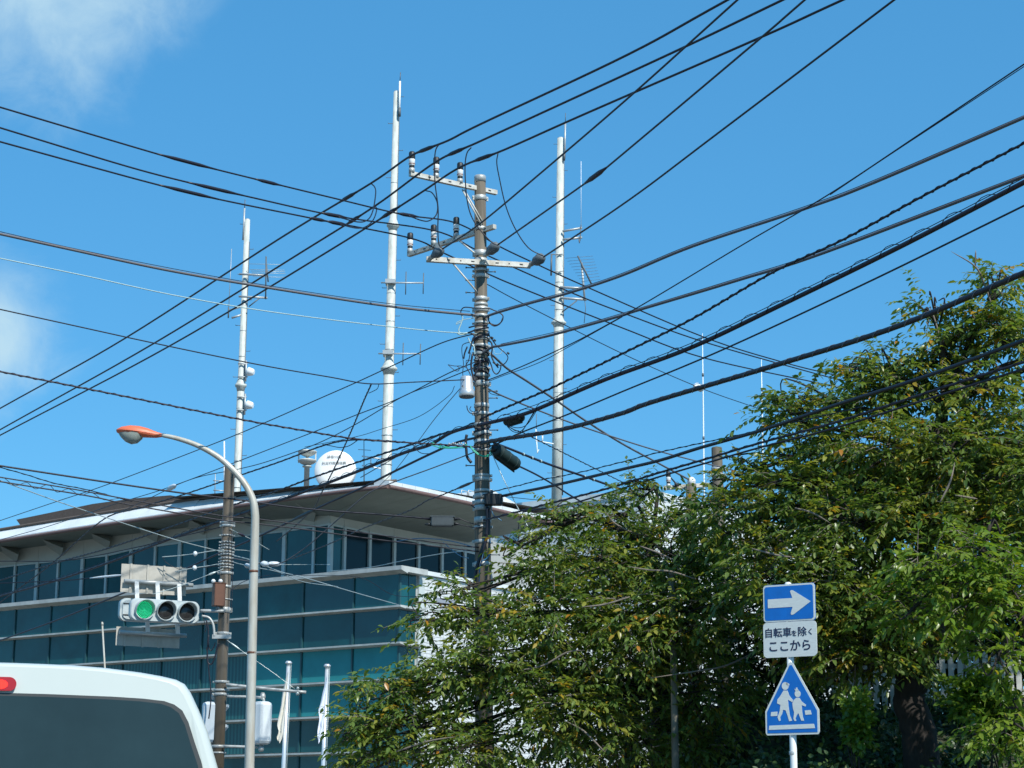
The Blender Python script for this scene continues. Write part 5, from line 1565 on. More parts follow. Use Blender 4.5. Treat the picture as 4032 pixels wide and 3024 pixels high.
wire('upper of the two zigzag-laced cables at the left edge', [(0, 1879), (266, 1922), (472, 1960), (859, 2029), (993, 2041), (1200, 2068), (1570, 2117), (1818, 2149), (1890, 2155)], 29.5, 32.9, .02, ext=(600, 0), extra=(([(20, 1885), (60, 1912), (105, 1900), (140, 1925), (190, 1908), (225, 1938), (270, 1925), (315, 1950), (360, 1940), (410, 1968), (470, 1962)], .01, 'black_cable', 'lacing'),))
wire('lower of the two zigzag-laced cables at the left edge', [(0, 1896), (344, 1952), (515, 1988), (859, 2046), (1011, 2062), (1200, 2085), (1450, 2120), (1700, 2150), (1890, 2172)], 29.5, 32.9, .022, ext=(600, 0))
wire('thin twisted wire between the black cable and the laced pair, left edge', [(0, 1840), (100, 1868), (215, 1903), (350, 1930), (520, 1975)], 29.5, 31, .014, ext=(400, 0), lash=(.008, .25, .008, 'black_cable'), cat='wire', name='overhead_wire')
wire('pale stay wire slanting down from the left to the brown signal pole', [(52, 1911), (223, 1973), (430, 2042), (687, 2124), (863, 2170), (885, 2176)], 30, 35.95, .015, 'pale_wire', ext=(300, 0), cat='wire', name='stay_wire')
# cables running away to the lower left
wire('thin wire rising from the lower left edge across the sky to the pole', [(0, 2050), (228, 1973), (430, 1905), (850, 1744), (1046, 1663), (1250, 1573), (1400, 1507), (1545, 1440), (1740, 1350), (1885, 1310)], 58, 33, .02, ext=(500, 0), cat='wire', name='overhead_wire')
wire('thin wire from white roof edge at far left up to the pole', [(0, 2126), (210, 2066), (455, 1984), (644, 1926), (876, 1840), (1250, 1695), (1400, 1635), (1581, 1564), (1765, 1470), (1885, 1420)], 58, 33, .018, ext=(500, 0), cat='wire', name='overhead_wire')
wire('thin wire with a white insulator left of the lamp arm, rising to the pole', [(421, 2038), (520, 1995), (636, 1939), (704, 1906), (795, 1875), (948, 1845), (1069, 1812), (1250, 1746), (1400, 1671), (1581, 1564), (1700, 1515), (1885, 1440)], 50, 33, .017, cat='wire', name='overhead_wire', sleeves=((.165, .19, .12, 'white_box'),))
wire('black cable crossing the lamp arm then bending steeply to the left edge', [(0, 2372), (64, 2325), (215, 2210), (408, 2045), (537, 2003), (730, 1945), (950, 1870), (1100, 1819), (1284, 1751), (1400, 1732), (1560, 1738)], 50, 33, .026, ext=(300, 0), lash=(.013, .3, .012, 'black_cable'))
wire('slack dark loop hanging off the twisted cable above the dish', [(1270, 1750), (1300, 1755), (1340, 1762), (1375, 1755), (1410, 1732)], 34, 33.5, .014, cat='wire', name='overhead_wire')
wire('twisted black cable crossing the dish just above the thickest cable', [(0, 2285), (215, 2218), (430, 2158), (670, 2076), (950, 1978), (1100, 1930), (1236, 1879), (1450, 1806), (1623, 1749), (1720, 1715), (1885, 1668)], 58, 33, .032, ext=(500, 0), lash=(.018, .3, .016, 'black_cable'))
wire('thickest cable with loose messenger passing low across the dish', [(0, 2347), (215, 2287), (430, 2214), (644, 2132), (872, 2051), (1056, 1987), (1236, 1922), (1398, 1860), (1588, 1784), (1691, 1752), (1777, 1703), (1885, 1672)], 58, 32.9, .058, 'purple_cable', ext=(500, 0), lash=(.04, .5, .012, 'black_cable', .02))
wire('thick cable meeting the roof corner, third of the heavy ones left of the pole', [(0, 2522), (240, 2435), (479, 2338), (700, 2252), (860, 2180), (1023, 2110), (1200, 2026), (1274, 1990), (1417, 1925), (1545, 1860), (1700, 1785), (1800, 1742), (1890, 1720)], 58, 32.9, .04, 'purple_cable', ext=(500, 0), sleeves=((.6, .66, .07, 'grey_plastic'),))
wire('plain cable from the pole down past the roof corner, fading to a pale tail', [(1890, 1772), (1700, 1844), (1531, 1906), (1440, 1950), (1303, 2070), (1200, 2158), (1098, 2220), (1017, 2216), (905, 2196)], 32.95, 36, .019, 'grey_cable', sleeves=((.86, .89, .1, 'white_box'),))
wire('frayed cable leaving the pole left below the roof level', [(1885, 1888), (1850, 1903), (1736, 1951), (1683, 1971), (1610, 2012), (1439, 2077), (1300, 2140), (1150, 2200)], 32.9, 44, .02, lash=(.012, .3, .01, 'black_cable'), sleeves=((.03, .12, .05, 'black_cable'),))
wire('thin wire dropping from the aluminium canister toward the roof corner', [(1822, 1518), (1760, 1590), (1701, 1663), (1650, 1733), (1605, 1790), (1557, 1850), (1490, 1917)], 32.7, 45, .014, cat='wire', name='overhead_wire')
wire('slack thin wire curving up from the left to the aluminium canister', [(1200, 1760), (1400, 1720), (1500, 1690), (1650, 1640), (1765, 1560), (1790, 1520)], 40, 32.8, .011, cat='wire', name='overhead_wire')
wire('long level black wire with a white sleeve running behind the sign panel', [(0, 2296), (235, 2287), (347, 2277), (485, 2264), (650, 2246), (885, 2226)], 40, 36, .02, ext=(400, 0), sleeves=((.4, .56, .042, 'white_box'),), cat='wire', name='overhead_wire')
wire('thin black wire crossing the upper windows at far left', [(0, 2210), (258, 2206), (515, 2160), (700, 2115), (885, 2072)], 40, 36, .018, ext=(400, 0), cat='wire', name='overhead_wire')
# stays and leads of the brown signal pole
wire('upper pale lead with a white ball insulator left of the brown pole', [(882, 2165), (830, 2170), (768, 2180), (700, 2188), (638, 2193)], 35.85, 35.9, .015, 'pale_wire', cat='wire', name='stay_wire', sleeves=((.43, .5, .09, 'white_box'),))
wire('lower pale lead with a white ball insulator left of the brown pole', [(880, 2217), (820, 2228), (766, 2236), (722, 2244), (690, 2252)], 35.85, 36.0, .015, 'pale_wire', cat='wire', name='stay_wire', sleeves=((.55, .64, .09, 'white_box'),))
wire('black slack wire from the ball-insulator lead to the sign panel', [(640, 2193), (655, 2215), (690, 2235), (722, 2246)], 35.9, 36.0, .01, cat='wire', name='overhead_wire')
wire('pale tension rod from the brown pole down to the green traffic light', [(880, 2240), (840, 2256), (790, 2275), (700, 2310), (600, 2340)], 35.85, 35.6, .013, 'pale_wire', cat='wire', name='stay_wire', sleeves=((.1, .22, .04, 'pale_wire'),))
wire('pale stay from the brown pole down to the end of the side arm', [(893, 2520), (975, 2579), (1070, 2645), (1160, 2712)], 35.85, 35.85, .012, 'pale_wire', cat='wire', name='stay_wire', sleeves=((.05, .2, .03, 'pale_wire'),))
wire('long pale stay from the brown pole to the corner of the glass front', [(895, 2182), (990, 2206), (1100, 2250), (1200, 2275), (1387, 2330), (1571, 2382)], 35.9, 60, .02, 'pale_wire', cat='wire', name='stay_wire')
wire('pale lead with a white knob crossing the lamp pole to the right', [(895, 2208), (984, 2230), (1095, 2252), (1190, 2290), (1330, 2310)], 35.9, 44, .014, 'pale_wire', cat='wire', name='stay_wire', sleeves=((.16, .21, .09, 'white_box'),))
wire('short pale stay from the upper silver band of the brown pole toward the lamp pole', [(905, 2082), (950, 2105), (990, 2124), (1060, 2165)], 35.9, 36.5, .012, 'pale_wire', cat='wire', name='stay_wire', sleeves=((.2, .38, .05, 'purple_cable'),))
wire('thin black wire over the ledge right of the brown pole', [(905, 2330), (960, 2290), (1060, 2265), (1200, 2265), (1420, 2275), (1560, 2345), (1760, 2340)], 36, 44, .012, cat='wire', name='overhead_wire')
wire('pale level lead right of the lamp pole with a white insulator', [(900, 2164), (990, 2172), (1010, 2212), (1095, 2221), (1145, 2223), (1300, 2223)], 35.95, 38, .011, 'pale_wire', cat='wire', name='stay_wire', sleeves=((.42, .55, .09, 'white_box'),))
wire('grey wire slanting over the dark windows left of the concrete pole', [(1290, 2250), (1450, 2235), (1600, 2205), (1740, 2180), (1850, 2168), (1890, 2166)], 40, 33, .014, 'pale_wire', cat='wire', name='overhead_wire')
wire('blue bundled cable meeting the concrete pole over the windows', [(1560, 2132), (1650, 2120), (1760, 2128), (1850, 2150), (1915, 2175)], 35, 32.8, .016, 'blue_cable')
wire('blue drooping cable under the bundled one left of the concrete pole', [(1745, 2135), (1780, 2165), (1815, 2190), (1845, 2198)], 34, 33, .012, 'blue_cable')

# right-hand cables
wire('upper thick cable leaving the pole right, above the crossing wires', [(1905, 1250), (1961, 1230), (2100, 1190), (2237, 1154), (2450, 1084), (2729, 969), (3163, 824), (3443, 718), (4032, 463)], 32.9, 23.6, .042, 'grey_cable', ext=(0, 900), extra=(([(1961, 1222), (2237, 1146), (2450, 1076), (2729, 961), (3163, 815), (3443, 709), (4032, 455)], .011, 'black_cable', 'messenger_wire'),))
wire('second thick cable leaving the pole right, curving up from the connector tangle', [(1898, 1393), (1936, 1368), (1972, 1361), (2100, 1336), (2207, 1310), (2442, 1244), (2517, 1220), (2900, 1105), (3250, 993), (4032, 694)], 32.9, 23.4, .042, 'grey_cable', ext=(0, 900), extra=(([(1972, 1355), (2207, 1302), (2442, 1236), (2900, 1097), (3250, 984), (4032, 686)], .011, 'black_cable', 'messenger_wire'),))
wire('thin double wire from the top right edge slanting across two thick cables', [(4032, 253), (3626, 525), (3269, 762), (2932, 959), (2536, 1196), (2324, 1315), (2213, 1371), (2050, 1445), (1928, 1494), (1895, 1502)], 22.5, 32.9, .018, ext=(900, 0), extra=(([(2450, 1248), (2300, 1332), (2213, 1380), (2150, 1415), (2080, 1445), (1990, 1476), (1928, 1500)], .012, 'black_cable', 'second_strand'), ([(4032, 262), (3800, 415), (3500, 612), (3269, 767)], .012, 'black_cable', 'second_strand')))
wire('rope-twisted cable from the right edge, meeting the pole under the canister', [(4032, 564), (3636, 771), (3327, 940), (3048, 1070), (2729, 1254), (2450, 1393), (2180, 1524), (2039, 1585), (1933, 1631), (1890, 1652)], 23, 32.8, .03, 'black_cable', ext=(900, 0), lash=(.018, .2, .018, 'black_cable'))
wire('very thick cable with a coiled messenger above it, from the right edge', [(4032, 718), (3539, 974), (3057, 1210), (2720, 1369), (2382, 1495), (2141, 1600), (2056, 1633), (1981, 1652), (1885, 1674)], 23, 32.8, .062, 'purple_cable', ext=(900, 0), lash=(.05, .55, .012, 'black_cable', .03), extra=(([(4032, 700), (3539, 955), (3057, 1192), (2720, 1352), (2382, 1480), (2141, 1582), (1981, 1636)], .012, 'black_cable', 'messenger_wire'),))
wire('plain black cable below the coiled one, from the right edge to the pole', [(4032, 810), (3443, 1099), (2864, 1369), (2450, 1542), (2255, 1624), (2050, 1704), (1957, 1747), (1895, 1768)], 23, 32.8, .024, ext=(900, 0))
wire('heavy wrapped cable crossing in front of the treetop at the right edge', [(4032, 1075), (3539, 1283), (3057, 1437), (2575, 1581), (2450, 1627), (2231, 1687), (2050, 1719), (1991, 1727), (1895, 1745)], 21.5, 32.75, .066, 'black_cable', ext=(900, 0), lash=(.034, .3, .016, 'grey_cable'))
wire('thick cable running through the treetop to the black terminal box', [(4032, 1340), (3636, 1485), (3300, 1592), (3015, 1689), (2764, 1761), (2600, 1812), (2450, 1848), (2201, 1907), (2050, 1938), (1978, 1953)], 21.5, 32.7, .046, 'black_cable', ext=(900, 0))
wire('upper of two frayed parallel cables entering the leaves below the terminal box', [(4032, 1426), (3700, 1530), (3300, 1660), (3000, 1742), (2764, 1812), (2600, 1860), (2397, 1922), (2246, 1962), (2122, 1993), (2056, 2011), (1935, 2041), (1905, 2048)], 21.8, 32.7, .03, 'purple_cable', ext=(900, 0), lash=(.016, .3, .014, 'black_cable'))
wire('lower of two frayed parallel cables entering the leaves below the terminal box', [(4032, 1452), (3700, 1556), (3300, 1682), (3000, 1760), (2764, 1828), (2600, 1876), (2397, 1940), (2246, 1984), (2122, 2005), (2060, 2016)], 21.8, 32.3, .026, 'purple_cable', ext=(900, 0))
wire('slack black cable hanging under the frayed pair beside the pole', [(2060, 2014), (2045, 2050), (2042, 2075), (2038, 2090)], 32.3, 32.3, .016)
wire('heavy cable descending right from the connector tangle to the distant pole', [(1905, 1380), (1938, 1398), (1996, 1450), (2074, 1500), (2192, 1578), (2306, 1657), (2450, 1747), (2600, 1828), (2716, 1890)], 32.8, 45.6, .04, 'grey_cable')
wire('thinner cable descending right from beside the canister past the distant pole', [(1905, 1512), (1921, 1530), (1972, 1556), (2092, 1605), (2261, 1669), (2450, 1732), (2600, 1778), (2760, 1820), (2937, 1865), (3020, 1890)], 32.8, 46, .028, 'grey_cable', extra=(([(1915, 1525), (1930, 1548), (1950, 1555), (1972, 1558)], .012, 'black_cable', 'second_strand'),))
wire('wrapped cable with white ties going right from the large closure into the leaves', [(1945, 1745), (2001, 1765), (2150, 1824), (2312, 1880), (2406, 1913), (2520, 1950)], 32.7, 38, .04, 'purple_cable', sleeves=((.2, .206, .06, 'white_wire'), (.26, .266, .06, 'white_wire'), (.32, .326, .06, 'white_wire'), (.62, .626, .06, 'white_wire'), (.68, .686, .06, 'white_wire')))
wire('cable descending from the lower end of the large closure', [(2036, 1832), (2110, 1868), (2183, 1910), (2240, 1947), (2330, 2000)], 33.1, 37, .03, 'purple_cable')
wire('thin knotted wire descending right under the small closure', [(1990, 1668), (2020, 1690), (2068, 1708), (2150, 1749), (2219, 1783), (2450, 1898), (2620, 1980)], 32.5, 42, .016, lash=(.01, .3, .01, 'black_cable'), cat='wire', name='overhead_wire')
wire('thin twisted wire rising right from the terminal box', [(1900, 1950), (1953, 1933), (2050, 1910), (2122, 1891), (2273, 1862), (2450, 1819), (2600, 1780), (2908, 1713), (3000, 1692)], 32.8, 27, .014, lash=(.009, .3, .009, 'black_cable'), cat='wire', name='overhead_wire', ext=(0, 400))
wire('short thin wire right of the terminal box before the roof edge', [(1985, 1955), (2050, 1962), (2122, 1969), (2200, 1975)], 33, 36, .012, cat='wire', name='overhead_wire')
wire('pale stay slanting down right from the green cables into the leaves', [(1937, 1785), (1975, 1870), (2040, 2002), (2090, 2095), (2140, 2190)], 32.7, 32.0, .014, 'pale_wire', cat='wire', name='stay_wire')
for lab, pts in (('uppermost of the slack leads under the small dark green closure', [(2112, 1618), (2085, 1660), (2062, 1680), (2030, 1684), (1995, 1672)]), ('middle of the slack leads under the small dark green closure', [(2105, 1622), (2060, 1690), (2030, 1702), (2008, 1690), (1992, 1670)]), ('lowest of the slack leads under the small dark green closure', [(2100, 1625), (2065, 1685), (2050, 1708)])):
    wire(lab, pts, 31.5, 32.2, .013, group='slack leads under the closure')
wire('dark cable joining the pole from the left above the heavy bundle', [(1420, 1880), (1560, 1800), (1720, 1718), (1800, 1690), (1885, 1658)], 38, 32.9, .016)
wire('black slack cable joining two bundles left of the pole', [(1625, 1748), (1640, 1770), (1662, 1785), (1700, 1785), (1726, 1775), (1735, 1755)], 33.3, 33, .014)

# ------------------------------------------------------------------ trees
def leaf_arrays(O, D, N, Ln, Wd, curl):
    """leaf blades: 8 points, 8 triangles each, folded along the midrib and drooping to the tip"""
    D = D / np.linalg.norm(D, axis=1, keepdims=True)
    N = N - D * np.sum(N * D, axis=1, keepdims=True); N /= np.linalg.norm(N, axis=1, keepdims=True) + 1e-9
    S = np.cross(D, N)
    prof = [(0.0, 0.0, 0.0), (0.3, -.5, .1), (0.3, 0, -.02), (0.3, .5, .1), (0.66, -.42, .08), (0.66, 0, -.04), (0.66, .42, .08), (1.0, 0.0, 0.0)]
    n = len(O); out = np.empty((n, 8, 3))
    for k, (l, w, h) in enumerate(prof):
        out[:, k] = O + D * (Ln * l)[:, None] + S * (Wd * w)[:, None] + N * ((Wd * h) - curl * Ln * l * l)[:, None]
    tri_ = np.array([(0, 1, 2), (0, 2, 3), (1, 4, 5), (1, 5, 2), (2, 5, 6), (2, 6, 3), (4, 7, 5), (5, 7, 6)])
    return out, tri_


def mesh_np(name, verts, tris, matname, attr=None):
    me = bpy.data.meshes.new(name)
    nv, nt = len(verts), len(tris)
    me.vertices.add(nv); me.vertices.foreach_set('co', verts.ravel())
    me.loops.add(nt * 3); me.loops.foreach_set('vertex_index', tris.ravel().astype(np.int32))
    me.polygons.add(nt); me.polygons.foreach_set('loop_start', np.arange(0, nt * 3, 3, dtype=np.int32)); me.polygons.foreach_set('loop_total', np.full(nt, 3, dtype=np.int32))
    me.polygons.foreach_set('use_smooth', np.ones(nt, dtype=bool))
    if attr is not None:
        at_ = me.attributes.new('hue', 'FLOAT', 'POINT'); at_.data.foreach_set('value', attr.astype(np.float32))
    me.materials.append(M[matname]); me.update(calc_edges=True); me.validate()
    return me


def norm(v): return v / (np.linalg.norm(v, axis=-1, keepdims=True) + 1e-9)


def make_tree(name, label, trunk, r_trunk, lobes, dens, leaf_len, leafmat='leaf', hue0=0.0, group='cherry trees on the bank', bare=()):
    """trunk: list of 3D points; lobes: (px, py, Y, rx px, ry px, depth m)"""
    base = V(trunk[0])
    t = thing(name, base, label, 'tree', group)
    tp_ = [V(p) for p in catmull([tuple(p) for p in trunk], 6)]
    n = len(tp_)
    m = MB(); m.tube([p + V((random.uniform(-1, 1), random.uniform(-1, 1), 0)) * .02 for p in tp_], [r_trunk * (1.25 - .85 * i / (n - 1)) if i else r_trunk * 1.5 for i in range(n)], 12); m.build('trunk', 'bark', t)
    AO, AD, AN, AL, AH = [], [], [], [], []
    tw = MB()
    for (px, py, Y, rx, ry, dp) in lobes:
        c = at(px, py, Y); R = np.array([rx * Y / F, dp, ry * Y / F])
        # limb from the trunk into the lobe
        j = min(range(n // 3, n), key=lambda i: (tp_[i] - c).length + .5 * max(0, tp_[i].z - c.z))
        s = tp_[j]; mid = s + (c - s) * .5 + V((random.uniform(-.2, .2), random.uniform(-.2, .2), random.uniform(.05, .45)))
        lp = [V(p) for p in catmull([tuple(s), tuple(mid), tuple(c)], 7)]
        lb = MB(); lb.tube(lp, [r_trunk * .26 * (1 - .72 * i / (len(lp) - 1)) for i in range(len(lp))], 8)
        cc = np.array(tuple(c))
        sub = []
        for k in range(7):
            q = rng.normal(size=3); q /= np.linalg.norm(q); e = cc + q * R * .8
            m1 = (cc + e) / 2 + rng.normal(size=3) * .12
            f0 = lp[random.randrange(len(lp) // 2, len(lp))]
            sp_ = [V(p) for p in catmull([tuple(f0), tuple(m1), tuple(e)], 5)]
            lb.tube(sp_, [.014 * (1 - .8 * i / (len(sp_) - 1)) + .003 for i in range(len(sp_))], 6)
            sub.append(sp_)
        lb.build('limb', 'bark', t)
        area = math.pi * R[0] * R[2]
        nt = int(area * dens)
        q = rng.normal(size=(nt, 3)); q = norm(q); rad = rng.random(nt) ** .45
        Pp = cc + q * R * (rad * .8)[:, None]
        out = norm(q * np.array([1, .9, .8]) + rng.normal(size=(nt, 3)) * .55 + np.array([0, 0, .12])); out = norm(out * np.array([1, 1, .6]))
        Lt = rng.uniform(.25, .55, nt) * (leaf_len / .105); Lt = np.where(rng.random(nt) < .06, Lt * 1.6, Lt)
        hue_t = np.clip(rng.normal(.45 + hue0, .14, nt), 0, .76)
        yel = rng.random(nt) < .035
        for i in range(nt):
            p0 = Pp[i]; d = out[i]; L = Lt[i]
            nl = int(L / .045 / (leaf_len / .105)) + 3
            us = np.linspace(.08, 1, nl)
            droop = .3 * L
            pos = p0 + np.outer(us * L, d) - np.outer(us ** 2 * droop, (0, 0, 1))
            if i % 3 == 0:
                tw.tube([pos[0] - d * .1, pos[len(pos) // 2], pos[-1]], [.006, .0045, .002], 4, caps=False)
            sd = np.cross(d, (0, 0, 1.0)); sd /= np.linalg.norm(sd) + 1e-6
            sg_ = np.where(np.arange(nl) % 2 == 0, 1.0, -1.0)
            dd = d * .55 + sd * (sg_ * .75)[:, None] + np.array([0, 0, -.3]) + rng.normal(size=(nl, 3)) * .25
            dd[-1] = d * .8 + np.array([0, 0, -.3])
            nn_ = np.array([0, 0, 1.0]) + sd * (sg_ * .25)[:, None] + rng.normal(size=(nl, 3)) * .32
            AO.append(pos); AD.append(dd); AN.append(nn_); AL.append(leaf_len * rng.uniform(.55, 1.28, nl))
            h = np.clip(hue_t[i] + rng.normal(0, .07, nl), 0, .8)
            if yel[i]: h = rng.uniform(.76, .98, nl)
            else:
                one = rng.random(nl) < .022; h = np.where(one, rng.uniform(.82, 1.0, nl), h)
            AH.append(h)
    tag(tw.build('twigs', 'twig_bark', t), kind='stuff')
    for pts in bare:
        m = MB(); P3 = [V(p) for p in catmull([tuple(at(*p)) for p in pts], 5)]
        m.tube(P3, [.002 + .012 * math.sin(math.pi * min(1, .12 + .88 * i / (len(P3) - 1))) ** .7 for i in range(len(P3))], 6); m.build('twig', 'twig_bark', t)
    O = np.concatenate(AO); D = np.concatenate(AD); N = np.concatenate(AN); L = np.concatenate(AL); H = np.concatenate(AH)
    W = L * rng.uniform(.36, .48, len(L)); curl = rng.uniform(.08, .45, len(L))
    verts, tri_ = leaf_arrays(O, D, N, L, W, curl)
    # the leaves nearest the viewer that show largest are single leaves, the rest one mass
    px = (O - np.array(tuple(CAM))) @ np.array(ROT)
    sx = 2016 + F * px[:, 0] / -px[:, 2]; sy = 1512 - F * px[:, 1] / -px[:, 2]
    facing = np.abs(np.sum(norm(N) * norm(np.array(tuple(CAM)) - O), 1))
    score = L / O[:, 1] * (.3 + facing) - (O[:, 1] - O[:, 1].min()) * .00045
    score[(sx < 20) | (sx > 4010) | (sy < 20) | (sy > 3000)] = -9
    top = np.argsort(-score)[:300]
    keep = np.ones(len(O), bool); keep[top] = False
    o_ = np.array(tuple(base))
    Vk = verts[keep] - o_; nk = len(Vk)
    tr = (np.arange(nk)[:, None, None] * 8 + tri_[None]).reshape(-1, 3)
    crown = link(mesh_np('crown', Vk.reshape(-1, 3), tr, leafmat, np.repeat(H[keep], 8)), 'crown', t, kind='stuff')
    for i in top:
        me = mesh_np('leaf', verts[i] - O[i], tri_, leafmat, np.repeat(H[i], 8))
        link(me, 'leaf', t, loc=tuple(O[i]))
    return len(O)


def tr(px, py, Y): return at(px, py, Y)


def foot(px, Y):
    p = at(px, 3000, Y); p.z = bank_z(p.x, p.y) - .05; return p


nl = 0
# main cherry left of centre
f = foot(2605, 29.2)
nl += make_tree('cherry_tree', 'wide cherry tree in the middle, reaching left across the white tiled wall', [f, tr(2608, 2860, 29.2), tr(2612, 2680, 29.1), tr(2640, 2520, 29), tr(2600, 2330, 29), tr(2560, 2160, 29.1)], .15,
    [(1440, 2860, 28.3, 90, 110, .5), (1510, 2720, 28.3, 140, 60, .6), (1490, 2990, 28.2, 150, 70, .6), (1640, 2860, 28.3, 220, 140, .8), (1760, 2650, 28.4, 210, 120, .8), (1680, 2440, 28.8, 90, 60, .4),
     (1900, 2430, 28.8, 200, 85, .7), (1810, 2320, 29.0, 110, 45, .4), (1950, 2600, 28.2, 200, 150, .9), (1850, 2960, 28, 250, 120, .9), (2090, 2250, 28.8, 110, 110, .6), (2040, 2140, 29.0, 50, 45, .3), (2175, 2085, 29.2, 110, 60, .5),
     (2180, 2450, 28.0, 230, 200, 1.0), (2200, 2780, 27.8, 260, 200, 1.0), (2330, 2230, 28.4, 200, 160, .9), (2250, 2010, 29.2, 90, 50, .4), (2430, 2060, 28.9, 150, 100, .7), (2520, 1925, 29.2, 75, 65, .4), (2480, 2500, 27.8, 230, 220, 1.0), (2470, 2900, 28.2, 220, 150, .9), (2640, 2180, 28.2, 210, 170, .9), (2720, 2420, 27.6, 220, 200, 1.0), (2760, 2010, 28.6, 130, 60, .5), (2780, 2720, 28.2, 200, 180, .9), (2700, 2930, 28.6, 180, 120, .8)],
    150, .105, bare=([(2560, 2600, 28.2), (2700, 2560, 27.9), (2850, 2540, 27.6)], [(2600, 2120, 28.4), (2500, 2100, 28.2), (2420, 2060, 28.1), (2380, 2010, 28.0)], [(2990, 2560, 27.2), (2860, 2620, 27.0), (2760, 2640, 26.9), (2560, 2670, 26.8)], [(2520, 2150, 27.4), (2600, 2180, 27.3), (2660, 2210, 27.2)], [(2740, 2280, 27.0), (2640, 2250, 27.0), (2560, 2245, 27.0), (2470, 2230, 27.0)], [(2480, 2350, 26.9), (2380, 2380, 26.9), (2290, 2390, 26.9)], [(2050, 2640, 27.3), (2140, 2620, 27.2), (2230, 2570, 27.1), (2300, 2560, 27.0)], [(1560, 2960, 27.5), (1680, 2920, 27.4), (1800, 2900, 27.3)], [(2380, 2960, 27.0), (2300, 2880, 27.0), (2230, 2840, 27.0)]))
# right cherry with leaning dark trunk
f = foot(3640, 26.4)
nl += make_tree('cherry_tree', 'big cherry tree at the right with a dark forking trunk and the highest branches', [f, tr(3615, 2880, 26.4), tr(3580, 2740, 26.4), tr(3640, 2600, 26.4), tr(3680, 2440, 26.5), tr(3640, 2200, 26.6), tr(3650, 1900, 26.7), tr(3720, 1600, 26.8)], .2,
    [(2900, 2050, 27.0, 170, 150, .7), (2980, 1850, 27.4, 110, 60, .4), (2900, 1900, 27.4, 60, 60, .3), (3030, 2260, 26.4, 200, 190, .9), (3130, 1950, 26.8, 200, 150, .8), (3220, 1730, 27.0, 190, 120, .7), (3150, 1580, 27.4, 130, 60, .4), (3380, 1450, 27.2, 100, 55, .4), (3420, 1560, 27.0, 180, 100, .6), (3600, 1520, 26.9, 160, 110, .6),
     (3650, 1210, 26.8, 70, 60, .35), (3780, 1330, 26.7, 130, 80, .5), (3700, 1420, 26.8, 100, 70, .4), (3930, 1130, 26.6, 110, 90, .5), (4000, 1320, 26.4, 140, 130, .6), (3850, 1540, 26.4, 190, 130, .7), (3480, 1780, 26.3, 230, 170, .9), (3760, 1800, 26.0, 230, 190, .9), (4000, 1750, 25.9, 170, 220, .8),
     (3350, 2060, 26.0, 230, 190, .9), (3620, 2060, 25.8, 230, 190, .9), (3900, 2080, 25.6, 200, 190, .9), (3260, 2330, 25.8, 230, 180, .9), (3480, 2360, 25.8, 230, 170, .9), (3420, 2560, 25.8, 240, 90, .6), (3280, 2620, 25.9, 150, 70, .5), (3620, 2560, 26.0, 140, 90, .5), (3170, 2480, 26.0, 150, 150, .7), (3300, 1950, 28.6, 260, 200, 1.0), (3650, 1900, 28.6, 260, 200, 1.0), (3950, 1900, 28.4, 220, 240, 1.0), (3400, 2330, 28.6, 240, 150, .9), (3750, 2330, 28.4, 260, 150, .9), (3490, 1430, 27.1, 140, 60, .5), (3900, 1260, 26.6, 120, 110, .5), (3110, 1630, 27.2, 110, 80, .5), (4250, 1900, 24.8, 230, 250, 1.0), (4260, 2220, 24.6, 230, 180, .9), (4320, 1500, 26.5, 280, 300, 1.1), (4700, 1700, 26.5, 330, 330, 1.2), (4650, 1250, 27, 280, 280, 1.1), (4950, 2050, 26, 300, 300, 1.1)],  # lobes past the right edge are out of view, added to shade trunk and fence
    145, .108, bare=([(3930, 1280, 26.4), (3880, 1130, 26.3), (3840, 1050, 26.2), (3745, 990, 26.1)], [(3840, 1050, 26.2), (3842, 985, 26.15)], [(3715, 1400, 26.6), (3690, 1290, 26.6), (3660, 1200, 26.6)], [(3845, 1270, 26.5), (3810, 1200, 26.4)], [(3000, 2600, 25.6), (3160, 2540, 25.8), (3350, 2600, 26)], [(3130, 2000, 25.7), (3200, 2020, 25.6), (3270, 2060, 25.5)], [(3760, 1950, 25.0), (3820, 1960, 25.0), (3850, 1965, 25.0)], [(2960, 2160, 25.6), (3080, 2190, 25.5), (3180, 2195, 25.4)], [(3700, 1980, 25.0), (3740, 1900, 25.0), (3760, 1820, 25.1)]))
# brighter young tree nearest the viewer, right edge
p = at(4080, 3000, 23.6); p.z = bank_z(p.x, p.y) - .05
nl += make_tree('young_tree', 'bright yellow-green young tree at the right edge, in front of the cherries', [p, tr(4085, 2800, 23.6), tr(4050, 2600, 23.6), tr(4010, 2350, 23.7), tr(3950, 2150, 23.8)], .07,
    [(3680, 2230, 23.6, 170, 90, .5), (3600, 2400, 23.8, 130, 70, .4), (3860, 2190, 23.6, 180, 120, .6), (4000, 2330, 23.4, 150, 170, .6), (3830, 2380, 23.4, 170, 100, .5), (3930, 2580, 23.2, 110, 110, .5), (3960, 2880, 23.6, 150, 110, .6)],
    120, .112, 'leaf_bright', .12, group='young trees on the bank')
